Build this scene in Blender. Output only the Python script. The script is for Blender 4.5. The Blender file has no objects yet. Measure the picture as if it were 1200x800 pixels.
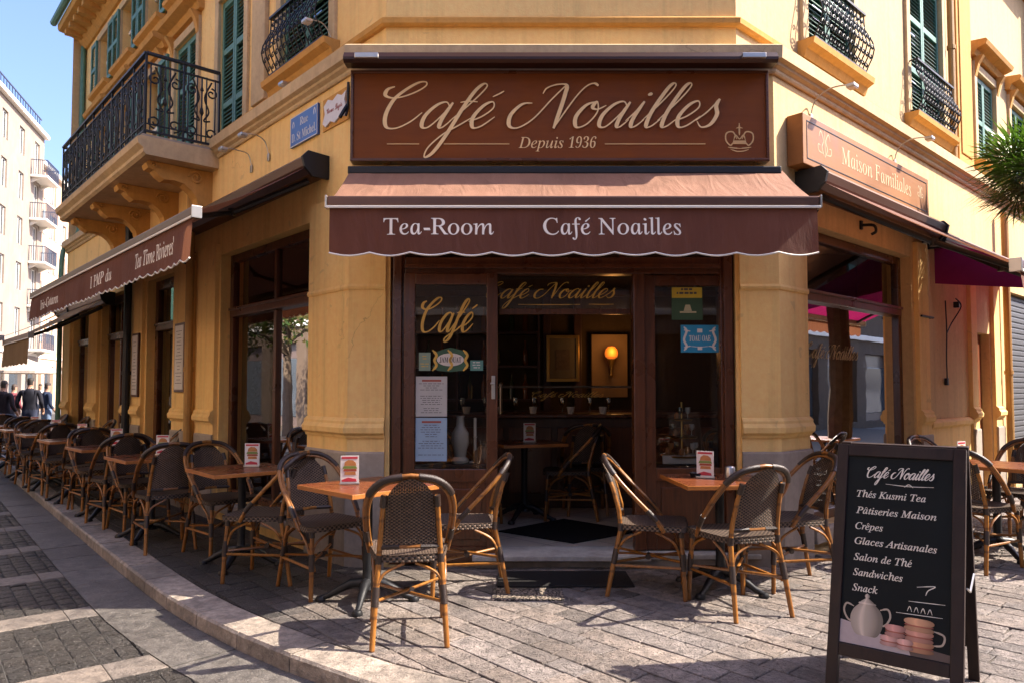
import bpy, bmesh, math, random
from mathutils import Vector, Matrix
R = math.radians
random.seed(11)
scene = bpy.context.scene
COL = scene.collection
# ------------------------------------------------------------------ camera, sky, sun, exposure
cam = bpy.data.cameras.new("camera"); cam_o = bpy.data.objects.new("camera", cam); COL.objects.link(cam_o)
cam.sensor_width = 36; cam.lens = 850 / 1200 * 36
TILT = 2.5
cam_o.location = (0, 0, 1.36); cam_o.rotation_euler = (R(90 + TILT), 0, 0)
cam.shift_y = (55 - 850 * math.tan(R(TILT))) / 1200
cam.clip_start = .05; cam.clip_end = 2000
scene.camera = cam_o
world = bpy.data.worlds.new("World"); scene.world = world; world.use_nodes = True
SUN_EL = 43; SUN_V = Vector((1, .04, 0)).normalized()
wn = world.node_tree; bg = wn.nodes["Background"]
sky = wn.nodes.new("ShaderNodeTexSky"); sky.sky_type = "NISHITA"; sky.sun_disc = False
sky.sun_elevation = R(SUN_EL); sky.sun_rotation = math.atan2(SUN_V.x, SUN_V.y)
sky.air_density = 1.0; sky.dust_density = 3.0; sky.ozone_density = 6.0
tint = wn.nodes.new('ShaderNodeMixRGB'); tint.blend_type = 'MULTIPLY'; tint.inputs[0].default_value = 1; tint.inputs[2].default_value = (1.08, .96, 1.02, 1)
wn.links.new(sky.outputs[0], tint.inputs[1]); wn.links.new(tint.outputs[0], bg.inputs[0]); bg.inputs[1].default_value = .13
sl = bpy.data.lights.new("sun", "SUN"); sl.energy = 4.6; sl.angle = R(.55); sl.color = (1, .9, .76)
so = bpy.data.objects.new("sun", sl); COL.objects.link(so)
sdir = Vector((SUN_V.x * math.cos(R(SUN_EL)), SUN_V.y * math.cos(R(SUN_EL)), math.sin(R(SUN_EL))))
so.rotation_euler = sdir.to_track_quat("Z", "Y").to_euler(); so.location = (12, -2, 14)
vs = scene.view_settings; vs.view_transform = "Standard"; vs.look = "None"; vs.exposure = 1.75; vs.gamma = 1; vs.use_curve_mapping = False
scene.cycles.max_bounces = 7; scene.cycles.transparent_max_bounces = 12
scene.cycles.caustics_reflective = False; scene.cycles.caustics_refractive = False
scene.cycles.sample_clamp_indirect = 4
try:
    scene.cycles.use_denoising = True
except Exception: pass

# ------------------------------------------------------------------ materials
class NT:
    def __init__(s, name):
        s.m = bpy.data.materials.new(name); s.m.use_nodes = True; s.t = s.m.node_tree
        s.b = s.t.nodes["Principled BSDF"]; s.out = s.t.nodes["Material Output"]
    def n(s, typ, **k):
        x = s.t.nodes.new("ShaderNode" + typ)
        for a, b in k.items(): setattr(x, a, b)
        return x
    def l(s, a, b): s.t.links.new(a, b)
    def coord(s, kind="Object", scale=(1, 1, 1), rot=(0, 0, 0)):
        c = s.n("TexCoord"); m = s.n("Mapping"); m.inputs["Scale"].default_value = scale; m.inputs["Rotation"].default_value = rot
        s.l(c.outputs[kind], m.inputs[0]); return m.outputs[0]
    def noise(s, vec, scale, detail=4, rough=.6, dist=0):
        x = s.n("TexNoise"); x.inputs["Scale"].default_value = scale; x.inputs["Detail"].default_value = detail
        x.inputs["Roughness"].default_value = rough; x.inputs["Distortion"].default_value = dist
        if vec is not None: s.l(vec, x.inputs["Vector"])
        return x.outputs[0]
    def ramp(s, fac, stops):
        x = s.n("ValToRGB"); e = x.color_ramp.elements
        while len(e) < len(stops): e.new(.5)
        for i, (p, c) in enumerate(stops):
            e[i].position = p; e[i].color = (*c, 1) if not isinstance(c, (int, float)) else (c, c, c, 1)
        s.l(fac, x.inputs[0]); return x.outputs[0]
    def mix(s, fac, a, b, mode="MIX"):
        x = s.n("MixRGB", blend_type=mode)
        for k, v in ((0, fac), (1, a), (2, b)):
            if hasattr(v, "is_linked"): s.l(v, x.inputs[k])
            elif isinstance(v, (int, float)): x.inputs[k].default_value = v if k == 0 else (v, v, v, 1)
            else: x.inputs[k].default_value = (*v, 1)
        return x.outputs[0]
    def math(s, op, a, b=0.0):
        x = s.n("Math", operation=op)
        for k, v in ((0, a), (1, b)):
            if hasattr(v, "is_linked"): s.l(v, x.inputs[k])
            else: x.inputs[k].default_value = v
        return x.outputs[0]
    def bump(s, h, strength=.3, dist=.01):
        x = s.n("Bump"); x.inputs["Strength"].default_value = strength; x.inputs["Distance"].default_value = dist
        s.l(h, x.inputs["Height"]); s.l(x.outputs[0], s.b.inputs["Normal"]); return x
    def set(s, color=None, rough=None, metal=None, spec=None):
        for k, v in (("Base Color", color), ("Roughness", rough), ("Metallic", metal), ("Specular IOR Level", spec)):
            if v is None: continue
            if hasattr(v, "is_linked"): s.l(v, s.b.inputs[k])
            else: s.b.inputs[k].default_value = (*v, 1) if isinstance(v, tuple) else v
        return s

def M_plain(name, c, rough=.5, metal=0, spec=.5, var=.15, vscale=9, bump=0):
    t = NT(name); v = t.coord()
    n = t.noise(v, vscale, 5)
    t.set(t.mix(n, tuple(x * (1 - var) for x in c), tuple(min(1, x * (1 + var)) for x in c)), rough, metal, spec)
    if bump: t.bump(t.noise(v, vscale * 8, 4), bump, .004)
    return t.m

def M_plaster(name, c, stain, stain_amt=.5):
    t = NT(name); v = t.coord()
    big = t.ramp(t.noise(v, .9, 6, .65, .4), [(.35, 0), (.7, 1)])
    col = t.mix(t.math("MULTIPLY", big, stain_amt), c, stain)
    pale = t.ramp(t.noise(v, 1.7, 5, .6, .8), [(.55, 0), (.72, 1)])
    col = t.mix(t.math("MULTIPLY", pale, .28), col, tuple(min(.9, x * 1.12 + .05) for x in c))
    streak = t.ramp(t.noise(t.coord(scale=(7, 7, .35)), 1.3, 6, .65), [(.48, 0), (.72, 1)])
    col = t.mix(t.math("MULTIPLY", streak, .42), col, tuple(x * .55 for x in c))
    sp = t.n("SeparateXYZ"); g = t.n("NewGeometry"); t.l(g.outputs["Position"], sp.inputs[0])
    low = t.math("MULTIPLY", t.ramp(sp.outputs[2], [(.0, 1), (.75, 0)]), t.ramp(t.noise(v, 5, 5, .7), [(.35, 0), (.65, 1)]))
    col = t.mix(t.math("MULTIPLY", low, .6), col, tuple(x * .3 + .02 for x in c))          # splashed dirt near the ground
    fine = t.noise(v, 22, 5)
    col = t.mix(.2, col, fine, "OVERLAY")
    spots = t.ramp(t.noise(v, 7, 2, .4, 1.2), [(.70, 0), (.74, 1)])
    col = t.mix(t.math("MULTIPLY", spots, .4), col, tuple(x * .5 + .06 for x in c))
    vo = t.n("TexVoronoi", feature="DISTANCE_TO_EDGE"); vo.inputs["Scale"].default_value = .8
    dv = t.n("MixRGB"); dv.inputs[0].default_value = .35; t.l(v, dv.inputs[1]); nn = t.n("TexNoise"); nn.inputs["Scale"].default_value = 3; nn.inputs["Detail"].default_value = 6; t.l(v, nn.inputs[0]); t.l(nn.outputs[1], dv.inputs[2]); t.l(dv.outputs[0], vo.inputs[0])
    crack = t.math("MULTIPLY", t.math("LESS_THAN", vo.outputs[0], .0018), t.ramp(t.noise(v, .7, 2), [(.52, 0), (.6, 1)]))
    col = t.mix(t.math("MULTIPLY", crack, .4), col, tuple(x * .3 for x in c))
    t.set(col, .88, 0, .25)
    t.bump(t.mix(.5, t.noise(v, 3, 3), t.noise(v, 60, 4)), .28, .012)
    return t.m

def M_wood(name, c1, c2, rough=.35, scale=1.0, axis=2, spec=.5):
    t = NT(name); s = [14 * scale] * 3; s[axis] = 1.1 * scale
    v = t.coord(scale=tuple(s)); n = t.noise(v, 1.6, 6, .65, 1.5)
    n2 = t.noise(t.coord(), 3, 3)
    col = t.mix(t.ramp(n, [(.3, 0), (.7, 1)]), c1, c2)
    col = t.mix(.25, col, n2, "OVERLAY")
    r = t.ramp(n2, [(.3, rough * .8), (.7, min(1, rough * 1.4))])
    t.set(col, r, 0, spec); t.bump(n, .12, .003)
    return t.m

def M_fabric(name, c, transl=0.0, tc=None):
    t = NT(name); v = t.coord()
    n = t.noise(v, 2.2, 5, .6, .6)
    col = t.mix(t.ramp(n, [(.3, 0), (.75, 1)]), tuple(x * .78 for x in c), tuple(x * 1.18 for x in c))
    st = t.ramp(t.noise(t.coord(scale=(9, 1, 1)), 1.5, 5, .65), [(.45, 0), (.75, 1)])
    col = t.mix(t.math("MULTIPLY", st, .35), col, tuple(x * 1.35 + .02 for x in c))
    spot = t.ramp(t.noise(v, 11, 3, .5, .7), [(.68, 0), (.74, 1)]); col = t.mix(t.math("MULTIPLY", spot, .3), col, tuple(x * .55 for x in c))
    t.set(col, .75, 0, .25)
    w = t.noise(t.coord(scale=(260, 260, 260)), 1, 2)
    wr = t.noise(t.coord(scale=(5, 1.4, 1.4)), 1.6, 3, .5, 1.2)
    t.bump(t.mix(.9, w, wr), .55, .03)
    if transl:
        tr = t.n("BsdfTranslucent"); tr.inputs[0].default_value = (*(tc or c), 1)
        mx = t.n("MixShader"); mx.inputs[0].default_value = transl
        t.l(t.b.outputs[0], mx.inputs[1]); t.l(tr.outputs[0], mx.inputs[2]); t.l(mx.outputs[0], t.out.inputs[0])
    return t.m

def M_glass(name, tint=(.9, .93, .92), boost=1.0, refl=(1, 1, 1)):
    t = NT(name); tr = t.n("BsdfTransparent"); tr.inputs[0].default_value = (*tint, 1)
    gl = t.n("BsdfGlossy"); gl.inputs["Roughness"].default_value = .015; gl.inputs[0].default_value = (*refl, 1)
    fr = t.n("Fresnel"); fr.inputs[0].default_value = 1.52
    f = t.math("MINIMUM", t.math("MULTIPLY", fr.outputs[0], 2 * boost), 1.0)
    bp = t.n("Bump"); bp.inputs["Strength"].default_value = .02; bp.inputs["Distance"].default_value = .02
    t.l(t.noise(t.coord(), 2.5, 2), bp.inputs["Height"]); t.l(bp.outputs[0], gl.inputs["Normal"])
    mx = t.n("MixShader"); t.l(f, mx.inputs[0]); t.l(tr.outputs[0], mx.inputs[1]); t.l(gl.outputs[0], mx.inputs[2])
    t.l(mx.outputs[0], t.out.inputs[0]); return t.m

def M_emit(name, c, e):
    t = NT(name); t.set(c, .5); t.b.inputs["Emission Color"].default_value = (*c, 1); t.b.inputs["Emission Strength"].default_value = e
    return t.m

def M_attr(name, rough, bumps, attr="tone", pits=.5):
    """stone material whose base colour is the per-stone colour attribute, mottled"""
    t = NT(name); a = t.n("Attribute", attribute_name=attr); v = t.coord()
    n = t.noise(v, 14, 6, .7); n2 = t.noise(v, 2.0, 4, .6)
    col = t.mix(t.ramp(n, [(.3, 0), (.75, 1)]), (.30, .285, .28), (1.12, 1.06, 1.0))
    col = t.mix(1.0, a.outputs["Color"], col, "MULTIPLY")
    col = t.mix(t.ramp(n2, [(.45, 0), (.7, .55)]), col, (.055, .048, .043))
    sp = t.ramp(t.noise(v, 90, 2, .5), [(.62, 0), (.7, 1)])
    col = t.mix(t.math("MULTIPLY", sp, .35), col, (.5, .46, .42))
    t.set(col, t.ramp(n, [(.2, rough * .75), (.8, rough)]), 0, .4)
    h = t.mix(.55, t.noise(v, bumps, 6, .7, .8), t.noise(v, bumps * 3, 5, .7, .6))
    pit = t.ramp(t.noise(v, bumps * 2.2, 3, .6, .3), [(.30, 0), (.46, 1)]); col = t.mix(pit, t.mix(pits, col, (.03, .026, .022)), col); t.l(col, t.b.inputs['Base Color'])
    t.bump(t.math('ADD', h, t.math('MULTIPLY', pit, .7 * pits)), 1.0, .012 + .05 * pits)
    return t.m

def M_weave(name, dark, light, cu=.013, cv=.009):
    t = NT(name); c = t.n("TexCoord"); sp = t.n("SeparateXYZ"); t.l(c.outputs["UV"], sp.inputs[0])
    u = t.math("MULTIPLY", sp.outputs[0], math.pi / cu); v = t.math("MULTIPLY", sp.outputs[1], math.pi / cv)
    su = t.math("SINE", u); sv = t.math("SINE", v)
    prod = t.math("MULTIPLY", su, sv)                      # over / under
    over = t.ramp(t.math("ADD", t.math("MULTIPLY", prod, .5), .5), [(.35, 0), (.65, 1)])
    oi = t.n("ObjectInfo"); hole = t.math("LESS_THAN", t.math("ADD", t.math("ABSOLUTE", su), t.math("ABSOLUTE", sv)), .42)
    n = t.noise(t.coord("Object"), 30, 3)
    lt = t.mix(oi.outputs["Random"], tuple(x * .7 for x in light), tuple(x * 1.5 for x in light)); col = t.mix(over, dark, lt); col = t.mix(.5, col, n, "OVERLAY")
    t.set(col, .5, 0, .3)
    t.bump(t.math("ABSOLUTE", prod), .8, .004)
    tr = t.n("BsdfTransparent"); mx = t.n("MixShader")
    t.l(hole, mx.inputs[0]); t.l(t.b.outputs[0], mx.inputs[1]); t.l(tr.outputs[0], mx.inputs[2]); t.l(mx.outputs[0], t.out.inputs[0])
    return t.m

# ------------------------------------------------------------------ geometry buffer
class Frame:
    def __init__(s, o, th): s.o = Vector((o[0], o[1], o[2] if len(o) > 2 else 0)); s.th = th; s.m = Matrix.Translation(s.o) @ Matrix.Rotation(th, 4, "Z")
    def w(s, x, y, z): return s.m @ Vector((x, y, z))
ID = Frame((0, 0, 0), 0)
def wm(o):                       # parts carry identity transforms, so a part's world matrix is its thing's
    while o.parent: o = o.parent
    return o.matrix_world
class G:
    def __init__(s): s.v = []; s.f = []; s.uv = {}; s.col = {}; s.mi = {}; s.cur = 0
    def add(s, vs, fs):
        o = len(s.v); s.v += [Vector(v) for v in vs]
        for f in fs:
            if s.cur: s.mi[len(s.f)] = s.cur
            s.f.append([i + o for i in f])
        return s
    def box(s, x0, x1, y0, y1, z0, z1, bev=0):
        if bev:
            bm = bmesh.new(); bmesh.ops.create_cube(bm, size=1)
            for v in bm.verts: v.co = Vector(((x0 + x1) / 2 + v.co.x * (x1 - x0), (y0 + y1) / 2 + v.co.y * (y1 - y0), (z0 + z1) / 2 + v.co.z * (z1 - z0)))
            bmesh.ops.bevel(bm, geom=bm.edges[:], offset=bev, segments=2, profile=.6, affect="EDGES")
            bm.verts.index_update(); s.add([v.co.copy() for v in bm.verts], [[v.index for v in f.verts] for f in bm.faces]); bm.free(); return s
        return s.add([(x0, y0, z0), (x1, y0, z0), (x1, y1, z0), (x0, y1, z0), (x0, y0, z1), (x1, y0, z1), (x1, y1, z1), (x0, y1, z1)],
                     [(0, 3, 2, 1), (4, 5, 6, 7), (0, 1, 5, 4), (1, 2, 6, 5), (2, 3, 7, 6), (3, 0, 4, 7)])
    def quad(s, a, b, c, d): return s.add([a, b, c, d], [(0, 1, 2, 3)])
    def tube(s, pts, r, n=7, caps=True, flat=1.0):
        pts = [Vector(p) for p in pts]; rs = r if isinstance(r, (list, tuple)) else [r] * len(pts)
        up = None; vs = []
        for i, p in enumerate(pts):
            d = (pts[min(i + 1, len(pts) - 1)] - pts[max(i - 1, 0)])
            d = d.normalized() if d.length > 1e-9 else Vector((0, 0, 1))
            if up is None: up = d.orthogonal().normalized()
            up = (up - d * up.dot(d)); up = up.normalized() if up.length > 1e-6 else d.orthogonal().normalized()
            sd = d.cross(up)
            for k in range(n):
                a = 2 * math.pi * k / n
                vs.append(p + (up * math.cos(a) + sd * math.sin(a) * flat) * rs[i])
        fs = []
        for i in range(len(pts) - 1):
            for k in range(n):
                fs.append((i * n + k, i * n + (k + 1) % n, (i + 1) * n + (k + 1) % n, (i + 1) * n + k))
        if caps: fs += [tuple(range(n))[::-1], tuple((len(pts) - 1) * n + k for k in range(n))]
        return s.add(vs, fs)
    def lathe(s, prof, cx=0, cy=0, n=16):
        vs = []; fs = []
        for (r, z) in prof:
            for k in range(n): a = 2 * math.pi * k / n; vs.append((cx + r * math.cos(a), cy + r * math.sin(a), z))
        for i in range(len(prof) - 1):
            for k in range(n): fs.append((i * n + k, i * n + (k + 1) % n, (i + 1) * n + (k + 1) % n, (i + 1) * n + k))
        fs += [tuple(range(n))[::-1], tuple((len(prof) - 1) * n + k for k in range(n))]
        return s.add(vs, fs)
    def poly(s, pts): return s.add(pts, [tuple(range(len(pts)))])
    def prism_xz(s, pts, y0, y1):
        n = len(pts); vs = [(x, y0, z) for x, z in pts] + [(x, y1, z) for x, z in pts]
        return s.add(vs, [tuple(range(n)), tuple(range(2 * n - 1, n - 1, -1))] + [(i + n, (i + 1) % n + n, (i + 1) % n, i) for i in range(n)])
    def prism_yz(s, pts, x0, x1):
        n = len(pts); vs = [(x0, y, z) for y, z in pts] + [(x1, y, z) for y, z in pts]
        return s.add(vs, [tuple(range(n))[::-1], tuple(range(n, 2 * n))] + [(i, (i + 1) % n, (i + 1) % n + n, i + n) for i in range(n)])
    def prism_xy(s, pts, z0, z1):
        n = len(pts); vs = [(x, y, z0) for x, y in pts] + [(x, y, z1) for x, y in pts]
        return s.add(vs, [tuple(range(n))[::-1], tuple(range(n, 2 * n))] + [(i, (i + 1) % n, (i + 1) % n + n, i + n) for i in range(n)])
    def xf(s, m): s.v = [m @ v for v in s.v]; return s
    def apart(s, name, mat, parent=None, frame=ID, smooth=False, angle=35):
        """every separate piece as an object of its own"""
        up = list(range(len(s.v)))
        def root(i):
            while up[i] != i: up[i] = up[up[i]]; i = up[i]
            return i
        for f in s.f:
            for k in f[1:]: up[root(k)] = root(f[0])
        parts = {}
        for f in s.f: parts.setdefault(root(f[0]), []).append(f)
        out = []
        for fs in parts.values():
            ids = sorted({i for f in fs for i in f}); mp = {i: k for k, i in enumerate(ids)}; g = G()
            g.v = [s.v[i] for i in ids]; g.f = [[mp[i] for i in f] for f in fs]; g.uv = {mp[i]: s.uv[i] for i in ids if i in s.uv}
            out.append(g.build(name, mat, parent, frame, smooth, angle))
        return out
    def build(s, name, mat, parent=None, frame=ID, smooth=False, angle=35, solid=False):
        me = bpy.data.meshes.new(name)
        inv = wm(parent).inverted() if parent else Matrix.Identity(4)
        root = getattr(frame, "m", Matrix.Identity(4))
        me.from_pydata([inv @ (root @ v) for v in s.v], [], s.f); 
        if s.uv:
            ul = me.uv_layers.new(name="UVMap")
            for p in me.polygons:
                for li, vi in zip(p.loop_indices, p.vertices): ul.data[li].uv = s.uv.get(vi, (0, 0))
        if s.col:
            ca = me.color_attributes.new("tone", "FLOAT_COLOR", "POINT")
            for i in range(len(s.v)): ca.data[i].color = (*s.col.get(i, (.3, .28, .26)), 1)
        mats = mat if isinstance(mat, (list, tuple)) else [mat]
        for m in mats: me.materials.append(m)
        for fi, mi in s.mi.items(): me.polygons[fi].material_index = mi
        bm = bmesh.new(); bm.from_mesh(me)
        if not s.uv and not s.col: bmesh.ops.recalc_face_normals(bm, faces=bm.faces[:])
        bm.to_mesh(me); bm.free()
        if smooth:
            me.shade_smooth(); me.set_sharp_from_angle(angle=R(angle))
        o = bpy.data.objects.new(name, me); COL.objects.link(o)
        if parent: o.parent = parent
        return o

def tag(o, label=None, cat=None, group=None, kind=None):
    if label: o["label"] = label
    if cat: o["category"] = cat
    if group: o["group"] = group
    if kind: o["kind"] = kind
    return o
def thing(name, label, cat, loc=(0, 0, 0), rz=0, group=None):
    o = bpy.data.objects.new(name, None); COL.objects.link(o); o.empty_display_size = .1
    o.location = loc; o.rotation_euler = (0, 0, rz); o.matrix_world = Matrix.Translation(Vector(loc)) @ Matrix.Rotation(rz, 4, "Z")
    return tag(o, label, cat, group)
def on(frame, name, label, cat, x=0, y=0, z=0, group=None): return thing(name, label, cat, frame.w(x, y, z), frame.th, group)
def struct(o): o["kind"] = "structure"; return o
def dup(root, loc, rz, label=None, group=None):
    r = root.copy(); COL.objects.link(r); r.location = loc; r.rotation_euler = (0, 0, rz)
    r.matrix_world = Matrix.Translation(Vector(loc)) @ Matrix.Rotation(rz, 4, "Z")
    if label: r["label"] = label
    if group: r["group"] = group
    for ch in list(root.children):
        c = ch.copy(); COL.objects.link(c); c.parent = r
        for g in list(ch.children):
            d = g.copy(); COL.objects.link(d); d.parent = c
    return r

def catmull(pts, n=6, closed=False):
    pts = [Vector(p) for p in pts]; out = []
    N = len(pts)
    for i in range(N if closed else N - 1):
        if closed: p0, p1, p2, p3 = (pts[(i + k) % N] for k in (-1, 0, 1, 2))
        else: p0, p1, p2, p3 = pts[max(i - 1, 0)], pts[i], pts[i + 1], pts[min(i + 2, N - 1)]
        for k in range(n):
            t = k / n
            out.append(.5 * ((2 * p1) + (p2 - p0) * t + (2 * p0 - 5 * p1 + 4 * p2 - p3) * t * t + (3 * p1 - p0 - 3 * p2 + p3) * t ** 3))
    if not closed: out.append(pts[-1])
    return out

# ------------------------------------------------------------------ lettering
def _tr(s, U, L):
    r = ""
    for ch in s:
        if "A" <= ch <= "Z": r += chr(U + ord(ch) - 65)
        elif "a" <= ch <= "z":
            r += "\u210e" if (L == 0x1D44E and ch == "h") else chr(L + ord(ch) - 97)
        elif "0" <= ch <= "9" and L in (0x1D41A, 0x1D482, 0x1D44E): r += chr(0x1D7CE + ord(ch) - 48)
        else: r += ch
    return r
STY = {"bold": (0x1D400, 0x1D41A), "bi": (0x1D468, 0x1D482), "it": (0x1D434, 0x1D44E), "script": (0x1D4D0, 0x1D4EA)}
ACC = {"é": ("e", 1), "è": ("e", -1), "ê": ("e", 0), "â": ("a", 0)}
def text(parent, name, s, style, x0, x1, zb, cap, mat, frame, y=-.002, off=0, shear=0):
    """one lettering mesh on a wall plane: fits x0..x1 at baseline zb with the given cap height"""
    base = "".join(ACC[c][0] if c in ACC else c for c in s)
    def raw(t, o=off):
        c = bpy.data.curves.new("txt", "FONT"); c.body = _tr(t, *STY[style]) if style in STY else t
        c.size = 1; c.offset = o; c.shear = shear; c.resolution_u = 5; c.extrude = .004
        ob = bpy.data.objects.new("txt", c); COL.objects.link(ob); bpy.context.view_layer.update()
        me = bpy.data.meshes.new_from_object(ob.evaluated_get(bpy.context.evaluated_depsgraph_get()))
        bpy.data.objects.remove(ob); bpy.data.curves.remove(c); return me
    me = raw(base); g = G(); vs = [v.co.copy() for v in me.vertices]
    if not vs: return None
    g.add(vs, [list(p.vertices) for p in me.polygons])
    H = max(v.co.y for v in raw("T").vertices)
    for i, ch in enumerate(s):                      # accents: placed over their letter
        if ch in ACC:
            pre = max(v.co.x for v in raw(base[:i + 1] ).vertices); wd = [v.co.x for v in raw(ACC[ch][0]).vertices]
            cx = pre - (max(wd) - min(wd)) * .42 + .05; k = ACC[ch][1]; zt = H * .78
            segs = [((-.09 * k, 0), (.09 * k, .16))] if k else [((-.12, 0), (0, .14)), ((0, .14), (.12, 0))]
            for a, b in segs:
                d = Vector((b[0] - a[0], b[1] - a[1])).normalized() * .03; nx, ny = -d.y, d.x
                P = [(cx + a[0] + nx, zt + a[1] + ny, .004), (cx + a[0] - nx, zt + a[1] - ny, .004), (cx + b[0] - nx * .6, zt + b[1] - ny * .6, .004), (cx + b[0] + nx * .6, zt + b[1] + ny * .6, .004)]
                g.add(P, [(0, 1, 2, 3)])
    mn = min(v.x for v in g.v); mx = max(v.x for v in g.v)
    sx = (x1 - x0) / (mx - mn); sz = cap / H
    for v in g.v:
        X = x0 + (v.x - mn) * sx; Z = zb + v.y * sz; Y = y - v.z * .25
        v.x, v.y, v.z = X, Y, Z
    return g.build(name, mat, parent, frame)

SG = {  # copperplate hand: strokes per letter, x-height 1, before slanting
 "C": ([[(-.50, 2.1), (-.74, 1.9), (-.72, 1.5), (-.38, 1.3), (.05, 1.4), (.50, 1.75), (.76, 2.15), (.68, 2.42), (.38, 2.36), (.0, 1.85), (-.28, 1.15), (-.3, .5), (-.04, .05), (.4, .0), (.85, .25), (1.15, .6)]], 1.22),
 "N": ([[(-.75, .95), (-1.15, .9), (-1.4, .5), (-1.25, .08), (-.85, .0), (-.4, .35), (-.05, 1.1), (.2, 1.9), (.3, 2.15)], [(-.5, 1.55), (-.45, 1.95), (-.1, 2.2), (.3, 2.15), (.42, 1.5), (.52, .7), (.62, -.03)], [(.62, -.03), (.78, .7), (.95, 1.5), (1.15, 2.1), (1.4, 2.28), (1.62, 2.1)]], 1.25),
 "a": ([[(.98, .78), (.72, 1.0), (.38, .88), (.12, .48), (.18, .08), (.46, .03), (.78, .45), (1.0, .95)], [(1.0, .98), (.88, .42), (.9, .06), (1.06, .03), (1.28, .3)]], 1.22),
 "f": ([[(.0, .25), (.38, .75), (.72, 1.5), (.85, 2.1), (.68, 2.28), (.46, 1.8), (.3, .8), (.14, -.3), (-.05, -.95), (-.3, -1.12), (-.34, -.75), (.0, -.25), (.5, .12), (.86, .4)], [(.08, .98), (.4, 1.04), (.78, 1.0)]], .8),
 "é": ([[(0, .25), (.42, .42), (.74, .75), (.6, 1.0), (.3, .85), (.1, .4), (.28, .02), (.6, .06), (.98, .42)], [(.5, 1.35), (.7, 1.55), (.85, 1.75)]], .95),
 "e": ([[(0, .25), (.42, .42), (.74, .75), (.6, 1.0), (.3, .85), (.1, .4), (.28, .02), (.6, .06), (.98, .42)]], .92),
 "o": ([[(.62, 1.0), (.25, .86), (.06, .42), (.28, .02), (.65, .14), (.84, .6), (.64, .99), (.55, .78), (.8, .7), (1.08, .85)]], 1.0),
 "i": ([[(-.05, .25), (.18, .6), (.35, 1.0)], [(.35, 1.0), (.22, .42), (.26, .05), (.44, .04), (.68, .3)], [(.36, 1.48), (.42, 1.55), (.46, 1.5), (.4, 1.44), (.36, 1.48)]], .66),
 "l": ([[(-.05, .25), (.3, .8), (.56, 1.5), (.66, 2.1), (.52, 2.25), (.36, 1.75), (.18, .6), (.22, .06), (.42, .03), (.68, .3)]], .64),
 "s": ([[(-.05, .25), (.28, .62), (.52, 1.15)], [(.52, 1.15), (.5, .82), (.7, .48), (.62, .1), (.3, .0), (.02, .22)]], .85),
 " ": ([], .95)}
def script(parent, name, s, x0, x1, zb, xh, mat, frame, y=-.003, slant=.52, thin=.045, thick=.15, asc=.55, desc=1.0):
    """connected hand lettering built from strokes of changing width"""
    lines = []; cx = 0
    for ch in s:
        st, adv = SG[ch]
        if ch == "N": cx += 1.1
        sq = lambda q: 1 + (q - 1) * asc if q > 1 else (q * desc if q < 0 else q)
        for k in st: lines.append([(cx + p[0] + slant * sq(p[1]), sq(p[1])) for p in k])
        cx += adv
    mn = min(p[0] for l in lines for p in l); mx = max(p[0] for l in lines for p in l)
    sx = (x1 - x0) / (mx - mn); g = G(); yy = 0
    sc = math.sqrt(sx * xh)
    for l in lines:
        pts = catmull([(x0 + (p[0] - mn) * sx, zb + p[1] * xh, 0) for p in l], 9)
        vs = []; N = len(pts); w = []
        for i in range(N):
            d = pts[min(i + 1, N - 1)] - pts[max(i - 1, 0)]; d = d.normalized() if d.length else Vector((1, 0, 0))
            e = min(1, i / 5, (N - 1 - i) / 5) * .5 + .5
            w.append(((thin + (thick - thin) * max(0, -d.y) ** 1.3) * e, d))
        for i in range(N):
            a = sum(w[min(max(i + k, 0), N - 1)][0] for k in (-2, -1, 0, 1, 2)) / 5 * sc; d = w[i][1]
            yy += 2.2e-5
            n = Vector((-d.y, d.x, 0)) * a / 2; p = pts[i]
            vs += [(p.x + n.x, y - yy, p.y + n.y), (p.x - n.x, y - yy, p.y - n.y)]
        g.add(vs, [(2 * i, 2 * i + 1, 2 * i + 3, 2 * i + 2) for i in range(N - 1)])
    return g.build(name, mat, parent, frame)
def ribbon(g, pts, w, y=-.002, n=6):
    P = catmull([(p[0], p[1], 0) for p in pts], n); N = len(P); vs = []
    for i in range(N):
        d = (P[min(i + 1, N - 1)] - P[max(i - 1, 0)]).normalized(); ww = w * (1.0 if 2 < i < N - 3 else .6)
        nn = Vector((-d.y, d.x, 0)) * ww / 2; yy = y - i * 2e-5
        vs += [(P[i].x + nn.x, yy, P[i].y + nn.y), (P[i].x - nn.x, yy, P[i].y - nn.y)]
    g.add(vs, [(2 * i, 2 * i + 1, 2 * i + 3, 2 * i + 2) for i in range(N - 1)]); return g
# ------------------------------------------------------------------ palette
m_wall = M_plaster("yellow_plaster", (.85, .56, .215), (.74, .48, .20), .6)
m_wall_r = M_plaster("sunlit_tone_plaster", (.66, .45, .21), (.55, .38, .19), .6)  # same paint as yellow_plaster, its look in the sun put into the colour
m_wall_hi = M_plaster("sunlit_cream_plaster", (.52, .37, .195), (.43, .305, .165), .6)  # yellow paint again, with the cream cast of direct sun painted in
m_trim = M_plaster("stone_trim", (.62, .45, .25), (.36, .27, .17), .8)
m_orange = M_plaster("orange_trim", (.56, .29, .075), (.42, .24, .09), .4)
m_granite = M_plaster("plinth_stone", (.40, .34, .28), (.22, .18, .15), .8)
m_wood = M_wood("dark_varnished_wood", (.05, .016, .006), (.115, .036, .012), .28)
m_wood_h = M_wood("dark_varnished_wood_rail", (.05, .016, .006), (.115, .036, .012), .28, axis=0)
m_inwood = M_wood("interior_wood", (.035, .015, .007), (.075, .03, .013), .4)
m_inwall = M_plaster("interior_wall", (.07, .045, .022), (.05, .03, .015), .5)
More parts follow.
